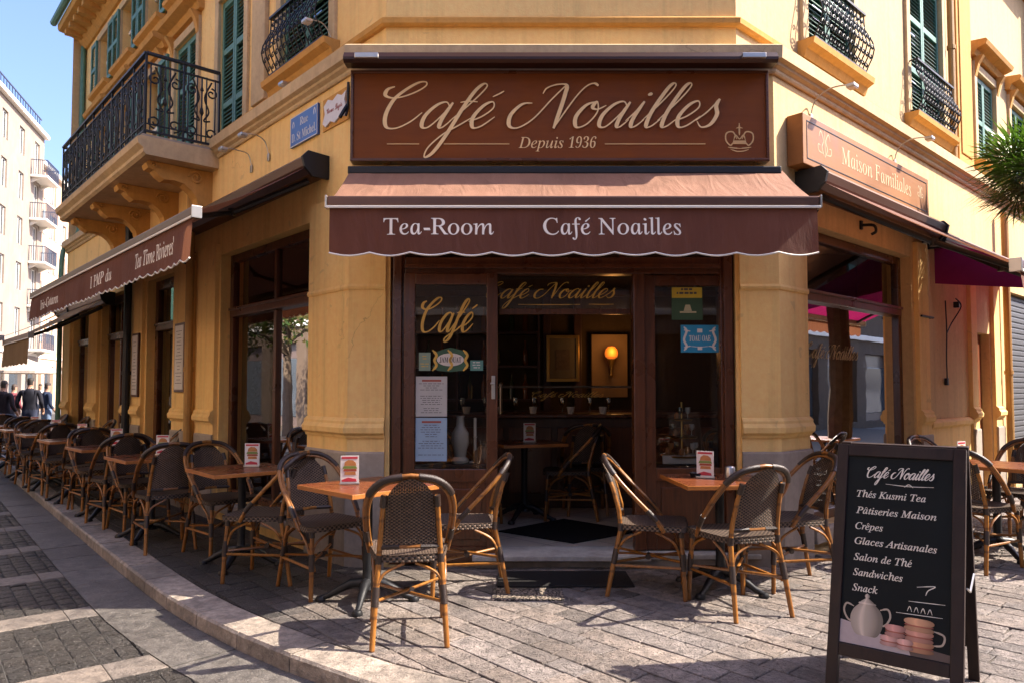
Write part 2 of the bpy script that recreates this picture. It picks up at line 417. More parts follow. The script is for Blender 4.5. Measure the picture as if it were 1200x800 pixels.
m_ceiling = M_plain("interior_ceiling", (.07, .05, .03), .8)
m_glass = M_glass("window_glass", (.76, .77, .74), .5)
m_upglass = M_glass("upper_window_glass", (.5, .55, .56), 1.3)
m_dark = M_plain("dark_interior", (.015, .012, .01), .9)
m_iron = M_plain("black_iron", (.012, .012, .014), .45, .3, .5, .2, 30, .3)
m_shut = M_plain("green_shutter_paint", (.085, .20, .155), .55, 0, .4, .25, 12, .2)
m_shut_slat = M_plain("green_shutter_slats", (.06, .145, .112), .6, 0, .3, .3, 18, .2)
m_sign = M_wood("brown_sign_board", (.150, .040, .007), (.175, .048, .009), .55, .5, axis=0, spec=.2)
m_sign2 = M_wood("tan_sign_board", (.24, .098, .028), (.28, .116, .036), .5, .5, axis=0, spec=.3)
m_gold = M_plain("gold_lettering", (.80, .55, .26), .5, 0, .5, .12, 12)
m_cream = M_plain("cream_lettering", (.90, .82, .72), .6, 0, .4, .05)
m_gilt = M_plain("gilt_lettering", (.60, .36, .06), .4, .1, .6, .15, 15)
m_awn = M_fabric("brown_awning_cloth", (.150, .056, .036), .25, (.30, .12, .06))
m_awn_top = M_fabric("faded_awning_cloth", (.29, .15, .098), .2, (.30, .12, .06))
m_awn_mag = M_fabric("magenta_awning_cloth", (.24, .006, .075), .18, (.30, .006, .09))
m_awn_tan = M_fabric("tan_awning_cloth", (.34, .22, .11), .45, (.55, .34, .14))
m_awn_metal = M_plain("brown_awning_bar", (.13, .065, .045), .35, .5, .5, .1)
m_hood = M_plain("dark_hood_metal", (.035, .013, .008), .4, .3, .5, .1)
m_white = M_plain("white_trim", (.75, .70, .62), .5, 0, .5, .06)
m_steel = M_plain("grey_metal", (.45, .43, .40), .3, .8, .5, .15)
m_blue = M_plain("blue_enamel", (.035, .11, .36), .3, 0, .5, .1)
m_enamel = M_plain("white_enamel", (.62, .58, .56), .35, 0, .5, .15, 25)
m_pipe = M_plain("painted_pipe", (.40, .22, .065), .6, 0, .4, .3, 6, .3)

# ------------------------------------------------------------------ frames of the three facades
CL = Vector((-1.26, 5.65)); CR = Vector((2.07, 5.65))
DL = Vector((-.671, .741)).normalized(); DR = Vector((.741, .671)).normalized()
FC = Frame((0, 5.65, 0), 0)
FL = Frame((CL.x, CL.y, 0), math.atan2(-DL.y, -DL.x))       # local x runs towards the corner (x = -s), -y is outward
FR = Frame((CR.x, CR.y, 0), math.atan2(DR.y, DR.x))
SL, SR, HT = 10.4, 9.0, 8.15
PL = lambda s, p=0: (FL.w(-s, -p, 0).x, FL.w(-s, -p, 0).y)
PR = lambda s, p=0: (FR.w(s, -p, 0).x, FR.w(s, -p, 0).y)

def sweep(path, prof, name, mat, parent, caps=True):
    """moulding: profile of (outward, z) carried along a plan polyline with mitred corners (outward = right of travel)"""
    P = [Vector((p[0], p[1])) for p in path]; N = len(P); g = G(); K = len(prof); vs = []
    for i in range(N):
        ds = []
        if i > 0: ds.append((P[i] - P[i - 1]).normalized())
        if i < N - 1: ds.append((P[i + 1] - P[i]).normalized())
        ns = [Vector((d.y, -d.x)) for d in ds]
        n = sum(ns, Vector((0, 0))); n.normalize(); k = 1 / max(.3, n.dot(ns[0]))
        for (o, z) in prof: q = P[i] + n * o * k; vs.append((q.x, q.y, z))
    fs = [(i * K + k, i * K + (k + 1) % K, (i + 1) * K + (k + 1) % K, (i + 1) * K + k) for i in range(N - 1) for k in range(K)]
    if caps: fs += [tuple(range(K))[::-1], tuple((N - 1) * K + k for k in range(K))]
    g.add(vs, fs); return g.build(name, mat, parent)

def wall_panel(g, fr, x0, x1, z0, z1, holes, depth=.22, y=0):
    xs = sorted({x0, x1, *[h[0] for h in holes], *[h[1] for h in holes]}); zs = sorted({z0, z1, *[h[2] for h in holes], *[h[3] for h in holes]})
    W = lambda a, b, c: fr.w(a, b, c)
    for i in range(len(xs) - 1):
        for j in range(len(zs) - 1):
            cx, cz = (xs[i] + xs[i + 1]) / 2, (zs[j] + zs[j + 1]) / 2
            if any(h[0] < cx < h[1] and h[2] < cz < h[3] for h in holes): continue
            g.quad(W(xs[i], y, zs[j]), W(xs[i + 1], y, zs[j]), W(xs[i + 1], y, zs[j + 1]), W(xs[i], y, zs[j + 1]))
    for a, b, c, d in holes:
        g.quad(W(a, y, c), W(a, y, d), W(a, y + depth, d), W(a, y + depth, c)); g.quad(W(b, y, c), W(b, y + depth, c), W(b, y + depth, d), W(b, y, d))
        g.quad(W(a, y, d), W(b, y, d), W(b, y + depth, d), W(a, y + depth, d)); g.quad(W(a, y, c), W(a, y + depth, c), W(b, y + depth, c), W(b, y, c))

# ------------------------------------------------------------------ ground
def zfun(p): return 0
KERB = [(-22.6, 29.2), (-16, 21.28), (-9.55, 13.54), (-5.5, 8.68), (-3.22, 5.95), (-2.28, 4.85), (-1.80, 4.36), (-1.37, 3.97), (-.93, 3.62), (-.5, 3.33), (-.02, 3.08), (.5, 2.92), (1.05, 2.85), (1.6, 2.88), (2.2, 3.0), (2.9, 3.3), (3.7, 3.85), (5.6, 5.5), (20, 18.5)]
kpts = [Vector((p.x, p.y)) for p in catmull([(x, y, 0) for x, y in KERB], 8)]
# resample the kerb into stones
def resample(P, step):
    out = [P[0]]; acc = 0
    for i in range(1, len(P)):
        a, b = P[i - 1], P[i]; L = (b - a).length; d = 0
        while acc + (L - d) >= step: d += step - acc; out.append(a + (b - a) * (d / L)); acc = 0
        acc += L - d
    return out
ks = resample(kpts, .52)
def nrm(P, i):
    d = (P[min(i + 1, len(P) - 1)] - P[max(i - 1, 0)]).normalized(); return Vector((-d.y, d.x))     # towards the pavement
m_kerb = M_attr("kerb_stone", .6, 16, pits=.15); m_slab = M_attr("pavement_stone", .62, 22, pits=.45); m_cobble = M_attr("road_cobble", .5, 24); m_road = M_attr("road_slab", .55, 14, pits=.15)
KW = .24
g = G()
for i in range(len(ks) - 1):
    a, b = ks[i], ks[i + 1]; na, nb = nrm(ks, i), nrm(ks, i + 1); t = (b - a).normalized() * .004
    a = a + t; b = b - t; h = .001 + random.uniform(-.003, .003); e = .012
    base = random.uniform(.8, 1.15); c = (.44 * base, .385 * base, .33 * base)
    o = len(g.v); A = []
    for p, n in ((a, na), (b, nb)):
        for (w, z) in ((-.004, -.16), (0, -.014), (e, h), (KW - e, h), (KW - .003, -.01), (KW - .003, -.16)):
            q = p + n * w; A.append((q.x, q.y, z))
    g.add(A, [(k, k + 1, k + 7, k + 6) for k in range(5)] + [(0, 5, 4, 3, 2, 1), (6, 7, 8, 9, 10, 11)])
    for k in range(12): g.col[o + k] = c
struct(g.build("kerb", m_kerb))
inner = [ks[i] + nrm(ks, i) * KW for i in range(len(ks))]
def clip(poly, a, b):
    """keep what lies on the left (pavement side) of a->b"""
    d = b - a; out = []
    f = lambda p: d.x * (p.y - a.y) - d.y * (p.x - a.x)
    for i in range(len(poly)):
        p, q = poly[i], poly[(i + 1) % len(poly)]; fp, fq = f(p), f(q)
        if fp >= 0: out.append(p)
        if (fp >= 0) != (fq >= 0): out.append(p + (q - p) * (fp / (fp - fq)))
    return out
# the footprint of the building: paving stops just inside the walls
def dist_in(p):   # >0 inside the building
    p = Vector(p); return min((p - CL).dot(Vector((.741, .671))), p.y - CL.y, (p - CR).dot(Vector((-.671, .741))))
def stones(g, ox, dx, dy, rows, wid, lens, keep, col, gap=.0045, h=.004, cl=None, z0=0, side=.03):
    """rows of hewn stones, every one a bevelled slab a little out of level"""
    v = 0
    for r in range(rows[0], rows[1]):
        w = wid * random.uniform(.82, 1.22); u = -random.uniform(0, lens[1]) + rows[2]
        rb = random.uniform(.85, 1.15)
        while u < rows[3]:
            L = random.uniform(*lens)
            P = [ox + dx * (u + gap) + dy * (v + gap), ox + dx * (u + L - gap) + dy * (v + gap), ox + dx * (u + L - gap) + dy * (v + w - gap), ox + dx * (u + gap) + dy * (v + w - gap)]
            u += L
            c = (P[0] + P[2]) / 2
            if not keep(c): continue
            j = [Vector((random.uniform(-1, 1), random.uniform(-1, 1))) * gap * .6 for _ in P]; P = [p + q for p, q in zip(P, j)]
            if cl:
                near = sorted(range(len(cl) - 1), key=lambda k: ((cl[k] + cl[k + 1]) / 2 - c).length)[:3]
                if ((cl[near[0]] + cl[near[0] + 1]) / 2 - c).length < .7:
                    for k in near: P = clip(P, cl[k], cl[k + 1]) if len(P) > 2 else P
                    if len(P) < 3: continue
            area = abs(sum(P[i].x * P[(i + 1) % len(P)].y - P[(i + 1) % len(P)].x * P[i].y for i in range(len(P)))) / 2
            if area < .0004: continue
            c = sum(P, Vector((0, 0))) / len(P); o = len(g.v); n = len(P)
            tx, ty = random.gauss(0, .008), random.gauss(0, .008); zb = z0 + random.gauss(0, h * .4)
            zz = lambda p: zb + (p.x - c.x) * tx + (p.y - c.y) * ty
            ins = [p + (c - p).normalized() * min(.006, (c - p).length * .3) for p in P]
            vs = [(p.x, p.y, z0 - side) for p in P] + [(p.x, p.y, zz(p) - .0035) for p in P] + [(p.x, p.y, zz(p)) for p in ins]
            fs = [(i, (i + 1) % n, (i + 1) % n + n, i + n) for i in range(n)] + [(i + n, (i + 1) % n + n, (i + 1) % n + 2 * n, i + 2 * n) for i in range(n)] + [tuple(range(2 * n, 3 * n))]
            g.add(vs, fs); k = col(c, rb)
            for q in range(o, o + 3 * n): g.col[q] = k
        v += w
def grey(base, warm=.0, sp=.22):
    def f(c, rb):
        b = base * rb * random.uniform(1 - sp, 1 + sp); t = random.uniform(-.03, .03) + warm
        return (b * (1.08 + t), b * .98, b * (.90 - t))
    return f
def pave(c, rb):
    t = max(0, min(1, (-.35 - c.x * .7 + (c.y - 5.0) * .35) / .8))        # shade along the left street put into the stone colour, plus some staining
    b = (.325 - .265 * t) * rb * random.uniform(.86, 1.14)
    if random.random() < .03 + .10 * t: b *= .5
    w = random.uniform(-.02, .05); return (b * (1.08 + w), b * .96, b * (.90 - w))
g = G()
keep = lambda c: dist_in(c) < .05 and -11 < c.x < 9 and c.y > 2.7 and all((c - inner[k]).dot(nrm(ks, k)) > -.12 for k in [min(range(len(inner)), key=lambda k: (inner[k] - c).length)])
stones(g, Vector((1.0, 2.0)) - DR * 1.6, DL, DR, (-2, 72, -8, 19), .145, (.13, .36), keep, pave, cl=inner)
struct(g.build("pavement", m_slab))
far = G()
far.poly([(p.x, p.y, -.012) for p in inner[::2]] + [(20, 40, -.012), (-18, 40, -.012)])
m_bed = M_plain("pavement_bed", (.085, .072, .06), .9, 0, .3, .3, 6, .4)
struct(far.build("pavement_bed", m_bed))
m_ground = M_plain("street_ground", (.13, .12, .11), .75, 0, .35, .3, 2, .4)
struct(G().quad((-400, -400, -.165), (400, -400, -.165), (400, 400, -.165), (-400, 400, -.165)).build("ground", m_ground))
# road beside the kerb: a strip of smooth slabs, then cobbled panels between stone bands
RN = Vector((-DL.y, DL.x)) * 1.0            # from the kerb out into the road (left of DL travelling away = outward)
RN = Vector((-.741, -.671)).normalized()
ko = Vector((-5.48, 8.8)); kd = (Vector((-9.55, 13.5)) - Vector((-3.22, 5.95))).normalized(); kn = Vector((-kd.y, kd.x))
if kn.x > 0: kn = -kn
strip_out = [ks[i] - nrm(ks, i) * .004 for i in range(len(ks))]
def road_keep(c):
    k = min(range(len(ks)), key=lambda k: (ks[k] - c).length); return (c - ks[k]).dot(nrm(ks, k)) < -.004
def tone_road(base): return grey(base, .0, .18)
ROADZ = -.088
g = G(); gs = G(); gc = G()
i0 = 0
for i in range(len(ks) - 1):                                     # gutter slabs follow the kerb
    a, b = ks[i], ks[i + 1]; na, nb = nrm(ks, i), nrm(ks, i + 1)
    if a.y > 22 or a.x > 3: continue
    for (w0, w1) in ((.006, .36),):
        o = len(gs.v); t = (b - a).normalized() * .004
        pts = [a + t - na * w0, b - t - nb * w0, b - t - nb * w1, a + t - na * w1]; zz = ROADZ + random.gauss(0, .0015)
        gs.add([(p.x, p.y, zz) for p in pts] + [(p.x, p.y, zz - .03) for p in pts], [(0, 3, 2, 1), (0, 1, 5, 4), (1, 2, 6, 5), (2, 3, 7, 6), (3, 0, 4, 7)])
        bb = .15 * random.uniform(.8, 1.2)
        for q in range(o, o + 8): gs.col[q] = (bb * 1.06, bb, bb * .94)
struct(gs.build("gutter_strip", m_road))
# panels: local axes kd (along) and kn (across), starting just outside the gutter
def kdist(c):
    k = min(range(len(ks)), key=lambda k: (ks[k] - c).length); return -(c - ks[k]).dot(nrm(ks, k))
org = ko + kn * .365
U0, PER, BAND, V1 = -8.6, 1.22, .26, 1.45
def cells(g, u0, u1, v0, v1, wu, wv, col, gap, h, z0, jit=.2):
    v = v0; nv = max(1, round((v1 - v0) / wv)); 
    for r in range(nv):
        va, vb = v0 + (v1 - v0) * r / nv, v0 + (v1 - v0) * (r + 1) / nv; us = [u0]; nu = max(1, round((u1 - u0) / wu))
        for k in range(1, nu): us.append(u0 + (u1 - u0) * (k + random.uniform(-jit, jit) + (.25 if r % 2 else -.25) * (nu > 2)) / nu)
        us.append(u1)
        for ua, ub in zip(us, us[1:]):
            P = [org + kd * a + kn * b for a, b in ((ua + gap, va + gap), (ub - gap, va + gap), (ub - gap, vb - gap), (ua + gap, vb - gap))]
            c = (P[0] + P[2]) / 2
            if c.y < 1.4 or c.x < -15: continue
            P = [p + Vector((random.uniform(-1, 1), random.uniform(-1, 1))) * gap * .5 for p in P]
            if min(kdist(p) for p in P) < .7:
                for k in sorted(range(len(gutter_out) - 1), key=lambda k: ((gutter_out[k] + gutter_out[k + 1]) / 2 - c).length)[:1]:
                    P = clip(P, gutter_out[k + 1], gutter_out[k])
            n = len(P)
            if n < 3 or abs(sum(P[i].x * P[(i + 1) % n].y - P[(i + 1) % n].x * P[i].y for i in range(n))) < .0012: continue
            c = sum(P, Vector((0, 0))) / n; o = len(g.v); zb = z0 + random.gauss(0, h); e = .013 if wv < .2 else .005
            I = [p + (c - p).normalized() * min(e, (c - p).length * .3) for p in P]; J = [p + (c - p) * .55 for p in P]
            dome = .0025 if wv < .2 else .0003
            g.add([(p.x, p.y, zb - .03) for p in P] + [(p.x, p.y, zb - e * .5) for p in P] + [(p.x, p.y, zb) for p in I] + [(p.x, p.y, zb + dome) for p in J],
                  [(i + n * k, (i + 1) % n + n * k, (i + 1) % n + n * k + n, i + n * k + n) for k in range(3) for i in range(n)] + [tuple(range(3 * n, 4 * n))])
            k = col(c, 1)
            for q in range(o, o + 4 * n): g.col[q] = k
gutter_out = [ks[i] - nrm(ks, i) * .364 for i in range(len(ks))]
gc = G(); gb = G()
cob = grey(.042, .02, .28); sl_ = grey(.22, .04, .14)
for k in range(26):
    u = U0 + k * PER
    for (va, vb) in ((0, V1), (V1 + BAND, 2 * V1 + BAND), (2 * V1 + 2 * BAND, 3 * V1 + 2 * BAND)):
        cells(gc, u + BAND, u + PER, va - (.15 if va == 0 else 0), vb, .125, .10, cob, .0012, .0022, ROADZ)
        cells(gb, u, u + BAND, va - (.15 if va == 0 else 0), vb, BAND, .36, sl_, .003, .0015, ROADZ + .001, 0)
    for va in (V1, 2 * V1 + BAND): cells(gb, u, u + PER, va, va + BAND, .4, BAND, sl_, .003, .0015, ROADZ + .001, .1)
struct(gc.build("road", m_cobble, smooth=True, angle=50)); struct(gb.build("road_band", m_road))
struct(G().quad((-60, -40, -.096), (40, -40, -.096), (40, 6, -.096), (-60, 60, -.096)).build("road_bed", M_plain("road_bed", (.06, .055, .05), .9, 0, .3, .3, 8, .5)))

# ------------------------------------------------------------------ the corner building
B = thing("corner_building", "yellow plastered corner building with chamfered café front, stone cornice and green shutters", "building", (0, 5.65, 0))
ground_holes_L = [(-2.74, -.68, .22, 2.78), (-5.35, -4.18, .06, 2.78), (-7.75, -6.35, .06, 2.78), (-9.75, -8.45, .22, 2.78)]
ground_holes_R = [(.49, 2.85, .22, 2.74), (4.93, 5.55, .02, 2.06), (6.55, 8.6, .02, 2.7)]
hole_C = (-.953, 1.747, .0, 2.76)
g = G()
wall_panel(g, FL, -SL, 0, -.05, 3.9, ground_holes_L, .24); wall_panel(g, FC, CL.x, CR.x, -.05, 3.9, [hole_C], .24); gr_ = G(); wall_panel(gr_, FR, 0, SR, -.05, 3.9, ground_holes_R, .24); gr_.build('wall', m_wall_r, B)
# upper floors, set back behind the cornice
UPL = [(1.28, .5, 4.42, 6.1), (3.1, .38, 4.0, 5.9), (4.66, .42, 4.0, 5.9), (6.05, .42, 4.0, 5.9), (7.45, .42, 4.0, 5.9), (8.9, .42, 4.0, 5.9)]
UP2 = [(s, .4, 6.55, 7.55) for s in (1.28, 3.1, 4.66, 6.05, 7.45, 8.9)]
UPR = [(1.53, .5, 4.48, 6.3), (4.12, .55, 4.48, 6.3), (6.5, .45, 4.48, 5.75), (8.2, .45, 4.48, 5.75)]
SBK = .10
upper_L = [(-s - w, -s + w, a, b) for s, w, a, b in UPL + UP2]; upper_R = [(s - w, s + w, a, b) for s, w, a, b in UPR]
def setback(fr, y): return Frame((fr.w(0, y, 0).x, fr.w(0, y, 0).y), fr.th)
# corner points of the upper storey
def isect(p, d, q, e):
    t = ((q.x - p.x) * e.y - (q.y - p.y) * e.x) / (d.x * e.y - d.y * e.x); return p + d * t
uL0 = Vector(PL(0, -.22)); uR0 = Vector(PR(0, -.22)); uC = Vector((0, 5.65 + .05))
UCL = isect(uL0, DL, uC, Vector((1, 0))); UCR = isect(uR0, DR, uC, Vector((1, 0)))
FLu = Frame((uL0.x, uL0.y), FL.th); FRu = Frame((uR0.x, uR0.y), FR.th); FCu = Frame((0, uC.y), 0)
sL0 = (UCL - uL0).dot(DL); sR0 = (UCR - uR0).dot(DR)
g2 = G()
wall_panel(g2, FLu, -SL, -sL0, 3.9, HT, upper_L, .18); wall_panel(g2, FCu, UCL.x, UCR.x, 3.9, HT, [], .2); g3 = G(); wall_panel(g3, FRu, sR0, SR, 3.9, HT, upper_R, .18)
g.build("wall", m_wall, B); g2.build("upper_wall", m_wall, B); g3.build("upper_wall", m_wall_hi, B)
# closing pieces: end walls, roof slab
e = G()
for (p, q) in (((PL(SL)), (PL(SL, -6))), ((PR(SR)), (PR(SR, -6)))):
    e.quad((*p, -.05), (*q, -.05), (*q, HT), (*p, HT))
e.quad((*PL(SL, -6), -.05), (*PR(SR, -6), -.05), (*PR(SR, -6), HT), (*PL(SL, -6), HT))
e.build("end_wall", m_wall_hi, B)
r = G(); r.poly([(*PL(SL, .1), HT + .004), (UCL.x, UCL.y - .1, HT + .004), (UCR.x, UCR.y - .1, HT + .004), (*PR(SR, .1), HT + .004), (*PR(SR, -6.5), HT + .9), (*PL(SL, -6.5), HT + .9)])
r.build("roof", M_plain("roof_tiles", (.28, .12, .06), .8, 0, .3, .3, 6, .4), B)
PATH = [PL(SL), tuple(CL), tuple(CR), PR(SR)]
UPATH = [(FLu.w(-SL, 0, 0).x, FLu.w(-SL, 0, 0).y), tuple(UCL), tuple(UCR), (FRu.w(SR, 0, 0).x, FRu.w(SR, 0, 0).y)]
sweep(PATH, [(-.24, 3.845), (.02, 3.845), (.03, 3.86), (.03, 3.88), (.06, 3.90), (.065, 3.92), (.10, 3.935), (.105, 4.035), (.085, 4.05), (-.24, 4.07)], "cornice", m_trim, B)
sweep(UPATH, [(-.05, 4.25), (.03, 4.25), (.05, 4.265), (.055, 4.305), (.02, 4.33), (-.05, 4.33)], "string_course", m_orange, B)
sweep(UPATH, [(-.05, 7.75), (.04, 7.75), (.10, 7.82), (.14, 7.9), (.3, 7.95), (.46, 7.98), (.48, 8.02), (.48, 8.10), (.42, 8.16), (-.05, 8.17)], "eaves", m_orange, B)
gm = G()
for s in [x * .34 + .3 for x in range(30)]:
    P = FLu.w(-s, 0, 0); 
    b = G().box(-.06, .06, -.40, .0, 7.86, 7.955); b.xf(FLu.m @ Matrix.Translation((-s, 0, 0))); gm.add(b.v, b.f)
gm.apart("modillion", m_orange, B)
gut = G(); gut.tube([(*p, 8.12) for p in [(FLu.w(-SL - .04, -.54, 0).x, FLu.w(-SL - .04, -.54, 0).y), (FLu.w(-1, -.54, 0).x, FLu.w(-1, -.54, 0).y)]], .06, 8)
gut.build("gutter", m_shut, B, smooth=True)
# pilasters with base mouldings and granite plinths
def pil(path, parent=B, proud=.045, h=2.9, base=True):
    off = []
    sweep(path, [(-.03, .0), (proud, .0), (proud, h), (-.03, h)], "pilaster", m_wall, parent)
    if base:
        sweep(path, [(proud - .01, .98), (proud + .012, .98), (proud + .02, 1.0), (proud + .045, 1.02), (proud + .05, 1.06), (proud + .03, 1.09), (proud + .03, 1.11), (proud + .012, 1.13), (proud - .01, 1.14)], "base_moulding", m_wall, parent)
        sweep(path, [(proud - .01, -.02), (proud + .02, -.02), (proud + .02, .86), (proud + .012, .875), (proud - .01, .875)], "plinth", m_granite, parent)
pil([PL(.655), tuple(CL), (-.985, 5.65)], proud=.03); pil([(1.775, 5.65), tuple(CR), PR(.46)], proud=.03)
for a, b in ((3.30, 2.78), (4.14, 3.48), (6.3, 5.42), (8.4, 7.82), (10.39, 9.82)): pil([PL(a), PL(b)])
pil([PR(2.92), PR(3.22)]); pil([PR(4.66), PR(4.88)]); pil([PR(5.6), PR(5.9)])
sweep([PR(3.26), PR(4.62)], [(-.02, -.02), (.02, -.02), (.02, .92), (.05, .95), (.055, .99), (.03, 1.02), (-.02, 1.03)], "base_moulding", m_wall, B)
# impost band and a tie rail at the heads of the piers
for path in ([PL(.655), tuple(CL), (-.985, 5.65)], [(1.775, 5.65), tuple(CR), PR(.46)]):
    sweep(path, [(.02, 2.13), (.04, 2.13), (.046, 2.15), (.04, 2.17), (.02, 2.17)], "impost", m_wall, B)
# sills under the big ground-floor windows
sweep([PL(2.74), PL(.68)], [(-.2, .10), (.06, .10), (.06, .20), (.05, .215), (-.2, .215)], "sill", m_granite, B)
sweep([PR(.49), PR(2.85)], [(-.2, .10), (.06, .10), (.06, .20), (.05, .215), (-.2, .215)], "sill", m_granite, B)

# ---- shop windows: each is a part with frame bars, panes
def shop_window(fr, x0, x1, z0, z1, tz, mull=(), y=.10, name="shop_window", w=.085, glass=None, panel=0):
    f = G(); d = .07
    f.box(x0 + .002, x0 + w, y, y + d, z0 + .002, z1 - .002, .006); f.box(x1 - w, x1 - .002, y, y + d, z0 + .002, z1 - .002, .006)
    f.box(x0 + w, x1 - w, y + .002, y + d, z1 - w, z1 - .004, .006); f.box(x0 + w, x1 - w, y + .002, y + d, z0 + .004, z0 + w + panel, .006)
    f.box(x0 + w, x1 - w, y - .035, y + d, tz - .06, tz + .03, .01)
    f.box(x0 + w, x1 - w, y - .05, y - .03, tz + .008, tz + .035, .004)
    o = f.build(name, m_wood, B, fr)
    for mx in mull: 
        mg = G(); mg.box(mx - .03, mx + .03, y + .004, y + d - .004, z0 + w + panel, tz - .06, .005); mg.box(mx - .025, mx + .025, y + .004, y + d - .004, tz + .03, z1 - w, .005)
        mg.build("mullion", m_wood, o, fr)
    xs = [x0 + w, *[m for m in mull], x1 - w]
    for i in range(len(xs) - 1):
        for (a, b) in ((z0 + w + panel, tz - .06), (tz + .03, z1 - w)):
            G().quad(fr.w(xs[i], y + .035, a), fr.w(xs[i + 1], y + .035, a), fr.w(xs[i + 1], y + .035, b), fr.w(xs[i], y + .035, b)).build("pane", glass or m_glass, o)
    return o
shop_window(FL, -2.74, -.68, .22, 2.78, 2.17, (-1.62,))
shop_window(FR, .49, 2.85, .22, 2.74, 2.17)
shop_window(FL, -5.35, -4.18, .06, 2.78, 2.17, (-4.6,), name="side_door", panel=.45, w=.12)
shop_window(FL, -7.75, -6.35, .06, 2.78, 2.17, (-7.05,), name="side_door", panel=.45, w=.12)
shop_window(FL, -9.75, -8.45, .22, 2.78, 2.17, (-9.1,))
d = G(); d.box(4.935, 5.545, .1, .15, .03, 2.055, .006); 
for (a, b) in ((.15, .9), (1.0, 1.95)): d.box(5.03, 5.45, .09, .1, a, b, .01)
d = d.build("street_door", M_wood("red_brown_door", (.16, .045, .015), (.22, .065, .02), .4), B, FR); G().box(5.0, 5.02, .05, .09, .98, 1.12, .005).build("handle", m_steel, d, FR)
rs = G(); rs.box(6.555, 8.595, .08, .1, .02, 2.69)
for i in range(34): rs.box(6.57, 8.58, .07, .082, .05 + i * .078, .11 + i * .078, .008)
rs.build("roller_shutter", M_plain("grey_roller_shutter", (.13, .13, .14), .5, .5), B, FR)

# ---- café front in the chamfer
sf = G(); x0, x1 = -.953, 1.747
for (a, b) in ((x0 + .003, x0 + .11), (x1 - .11, x1 - .003)):
    sf.box(a, b, .03, .16, .0, 2.755, .008); sf.box(a + .02, b - .02, .0, .032, .12, 2.74, .006)
sf.box(x0 + .11, x1 - .11, .032, .16, 2.26, 2.39, .008); sf.box(x0 + .11, x1 - .11, .01, .034, 2.30, 2.335, .004)
sf.box(x0 + .11, x1 - .11, .032, .16, 2.66, 2.752, .006)
for xx in (.0, .88): sf.box(xx - .03, xx + .03, .05, .14, 2.39, 2.66, .005)
sf.box(.955, 1.045, .034, .158, .105, 2.26, .008)
sf.box(-.10, .955, .17, .22, 1.955, 2.0, .005)
front = sf.build("shopfront", m_wood, B, FC)
for (a, b) in ((x0 + .11, -.03), (.03, .85), (.91, x1 - .11)):
    G().quad((a, 5.74, 2.39), (b, 5.74, 2.39), (b, 5.74, 2.66), (a, 5.74, 2.66)).build("pane", m_glass, front)
def leaf(xa, xb, y, st=.085, bot=.74, name="door_leaf", top=2.255, z0=.105, handle=None):
    f = G(); f.box(xa, xa + st, y, y + .05, z0, top, .006); f.box(xb - st, xb, y, y + .05, z0, top, .006)
    f.box(xa + st, xb - st, y + .002, y + .05, top - st, top - .002, .006); f.box(xa + st, xb - st, y + .002, y + .05, bot - .1, bot, .006)
    f.box(xa + st, xb - st, y + .002, y + .05, z0 + .002, z0 + .13, .006)
    f.box(xa + st, xb - st, y + .02, y + .04, z0 + .13, bot - .1); f.box(xa + st + .04, xb - st - .04, y + .008, y + .021, z0 + .18, bot - .15, .008)
    f.build(name, m_wood, front, FC)
    G().quad(FC.w(xa + st, y + .025, bot), FC.w(xb - st, y + .025, bot), FC.w(xb - st, y + .025, top - st), FC.w(xa + st, y + .025, top - st)).build("pane", m_glass, front)
    if handle: 
        h = G(); h.box(handle - .014, handle + .014, y - .008, y, 1.28, 1.46, .003); h.tube([(handle, y - .005, 1.40), (handle, y - .04, 1.40), (handle - .02, y - .045, 1.40)], .007, 8); h.build("handle", m_steel, front, FC)
leaf(-.84, -.112, -.02, handle=-.145, z0=.02); leaf(1.045, 1.725, .06)
G().quad((-.10, 5.84, 2.0), (.955, 5.84, 2.0), (.955, 5.84, 2.26), (-.10, 5.84, 2.26)).build("pane", m_glass, front)
st = G(); st.box(-.30, 1.05, -.13, .30, .062, .098, .006); st.box(1.05, 1.9, -.07, .3, .062, .098, .006); st.build("step", M_plaster("marble_step", (.52, .49, .44), (.36, .33, .29), .7), B, FC)
st = G(); st.box(-.29, 1.9, -.055, .2, -.03, .062); st.build("step_riser", m_granite, B, FC)

# ---- interior: floor, walls, ceiling
FZ = .1
poly = [PL(3.3, -.25), (CL.x + .05, CL.y + .24), (CR.x - .05, CR.y + .24), PR(3.1, -.25), (4.5, 9.4), (-3.6, 9.4)]
t = NT("interior_floor_tiles"); v = t.coord(scale=(1, 1, 1), rot=(0, 0, R(45)))
br = t.n("TexBrick"); br.offset = 0; br.inputs["Scale"].default_value = 1; br.inputs["Brick Width"].default_value = .4; br.inputs["Row Height"].default_value = .4; br.inputs["Mortar Size"].default_value = .005
br.inputs["Color1"].default_value = (.5, .43, .35, 1); br.inputs["Color2"].default_value = (.40, .35, .29, 1); br.inputs["Mortar"].default_value = (.1, .08, .07, 1)
t.l(v, br.inputs[0]); t.set(br.outputs[0], .3)
f = G(); f.poly([(*p, FZ) for p in poly]); f.build("floor", t.m, B)
f = G(); f.poly([(*p, 3.1) for p in poly]); f.build("ceiling", m_ceiling, B)
w = G()
for a, b in ((3, 4), (4, 5), (5, 0)):
    w.quad((*poly[a], FZ), (*poly[b], FZ), (*poly[b], 3.1), (*poly[a], 3.1))
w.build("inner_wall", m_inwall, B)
wd = G()
for i in range(14):
    xx = -3.5 + i * .57; wd.box(xx, xx + .5, 9.33, 9.385, .15, 1.0, .01)
wd.box(-3.55, 4.45, 9.31, 9.39, 1.02, 1.08, .008); wd.box(-3.55, 4.45, 9.34, 9.39, 2.55, 2.62, .008)
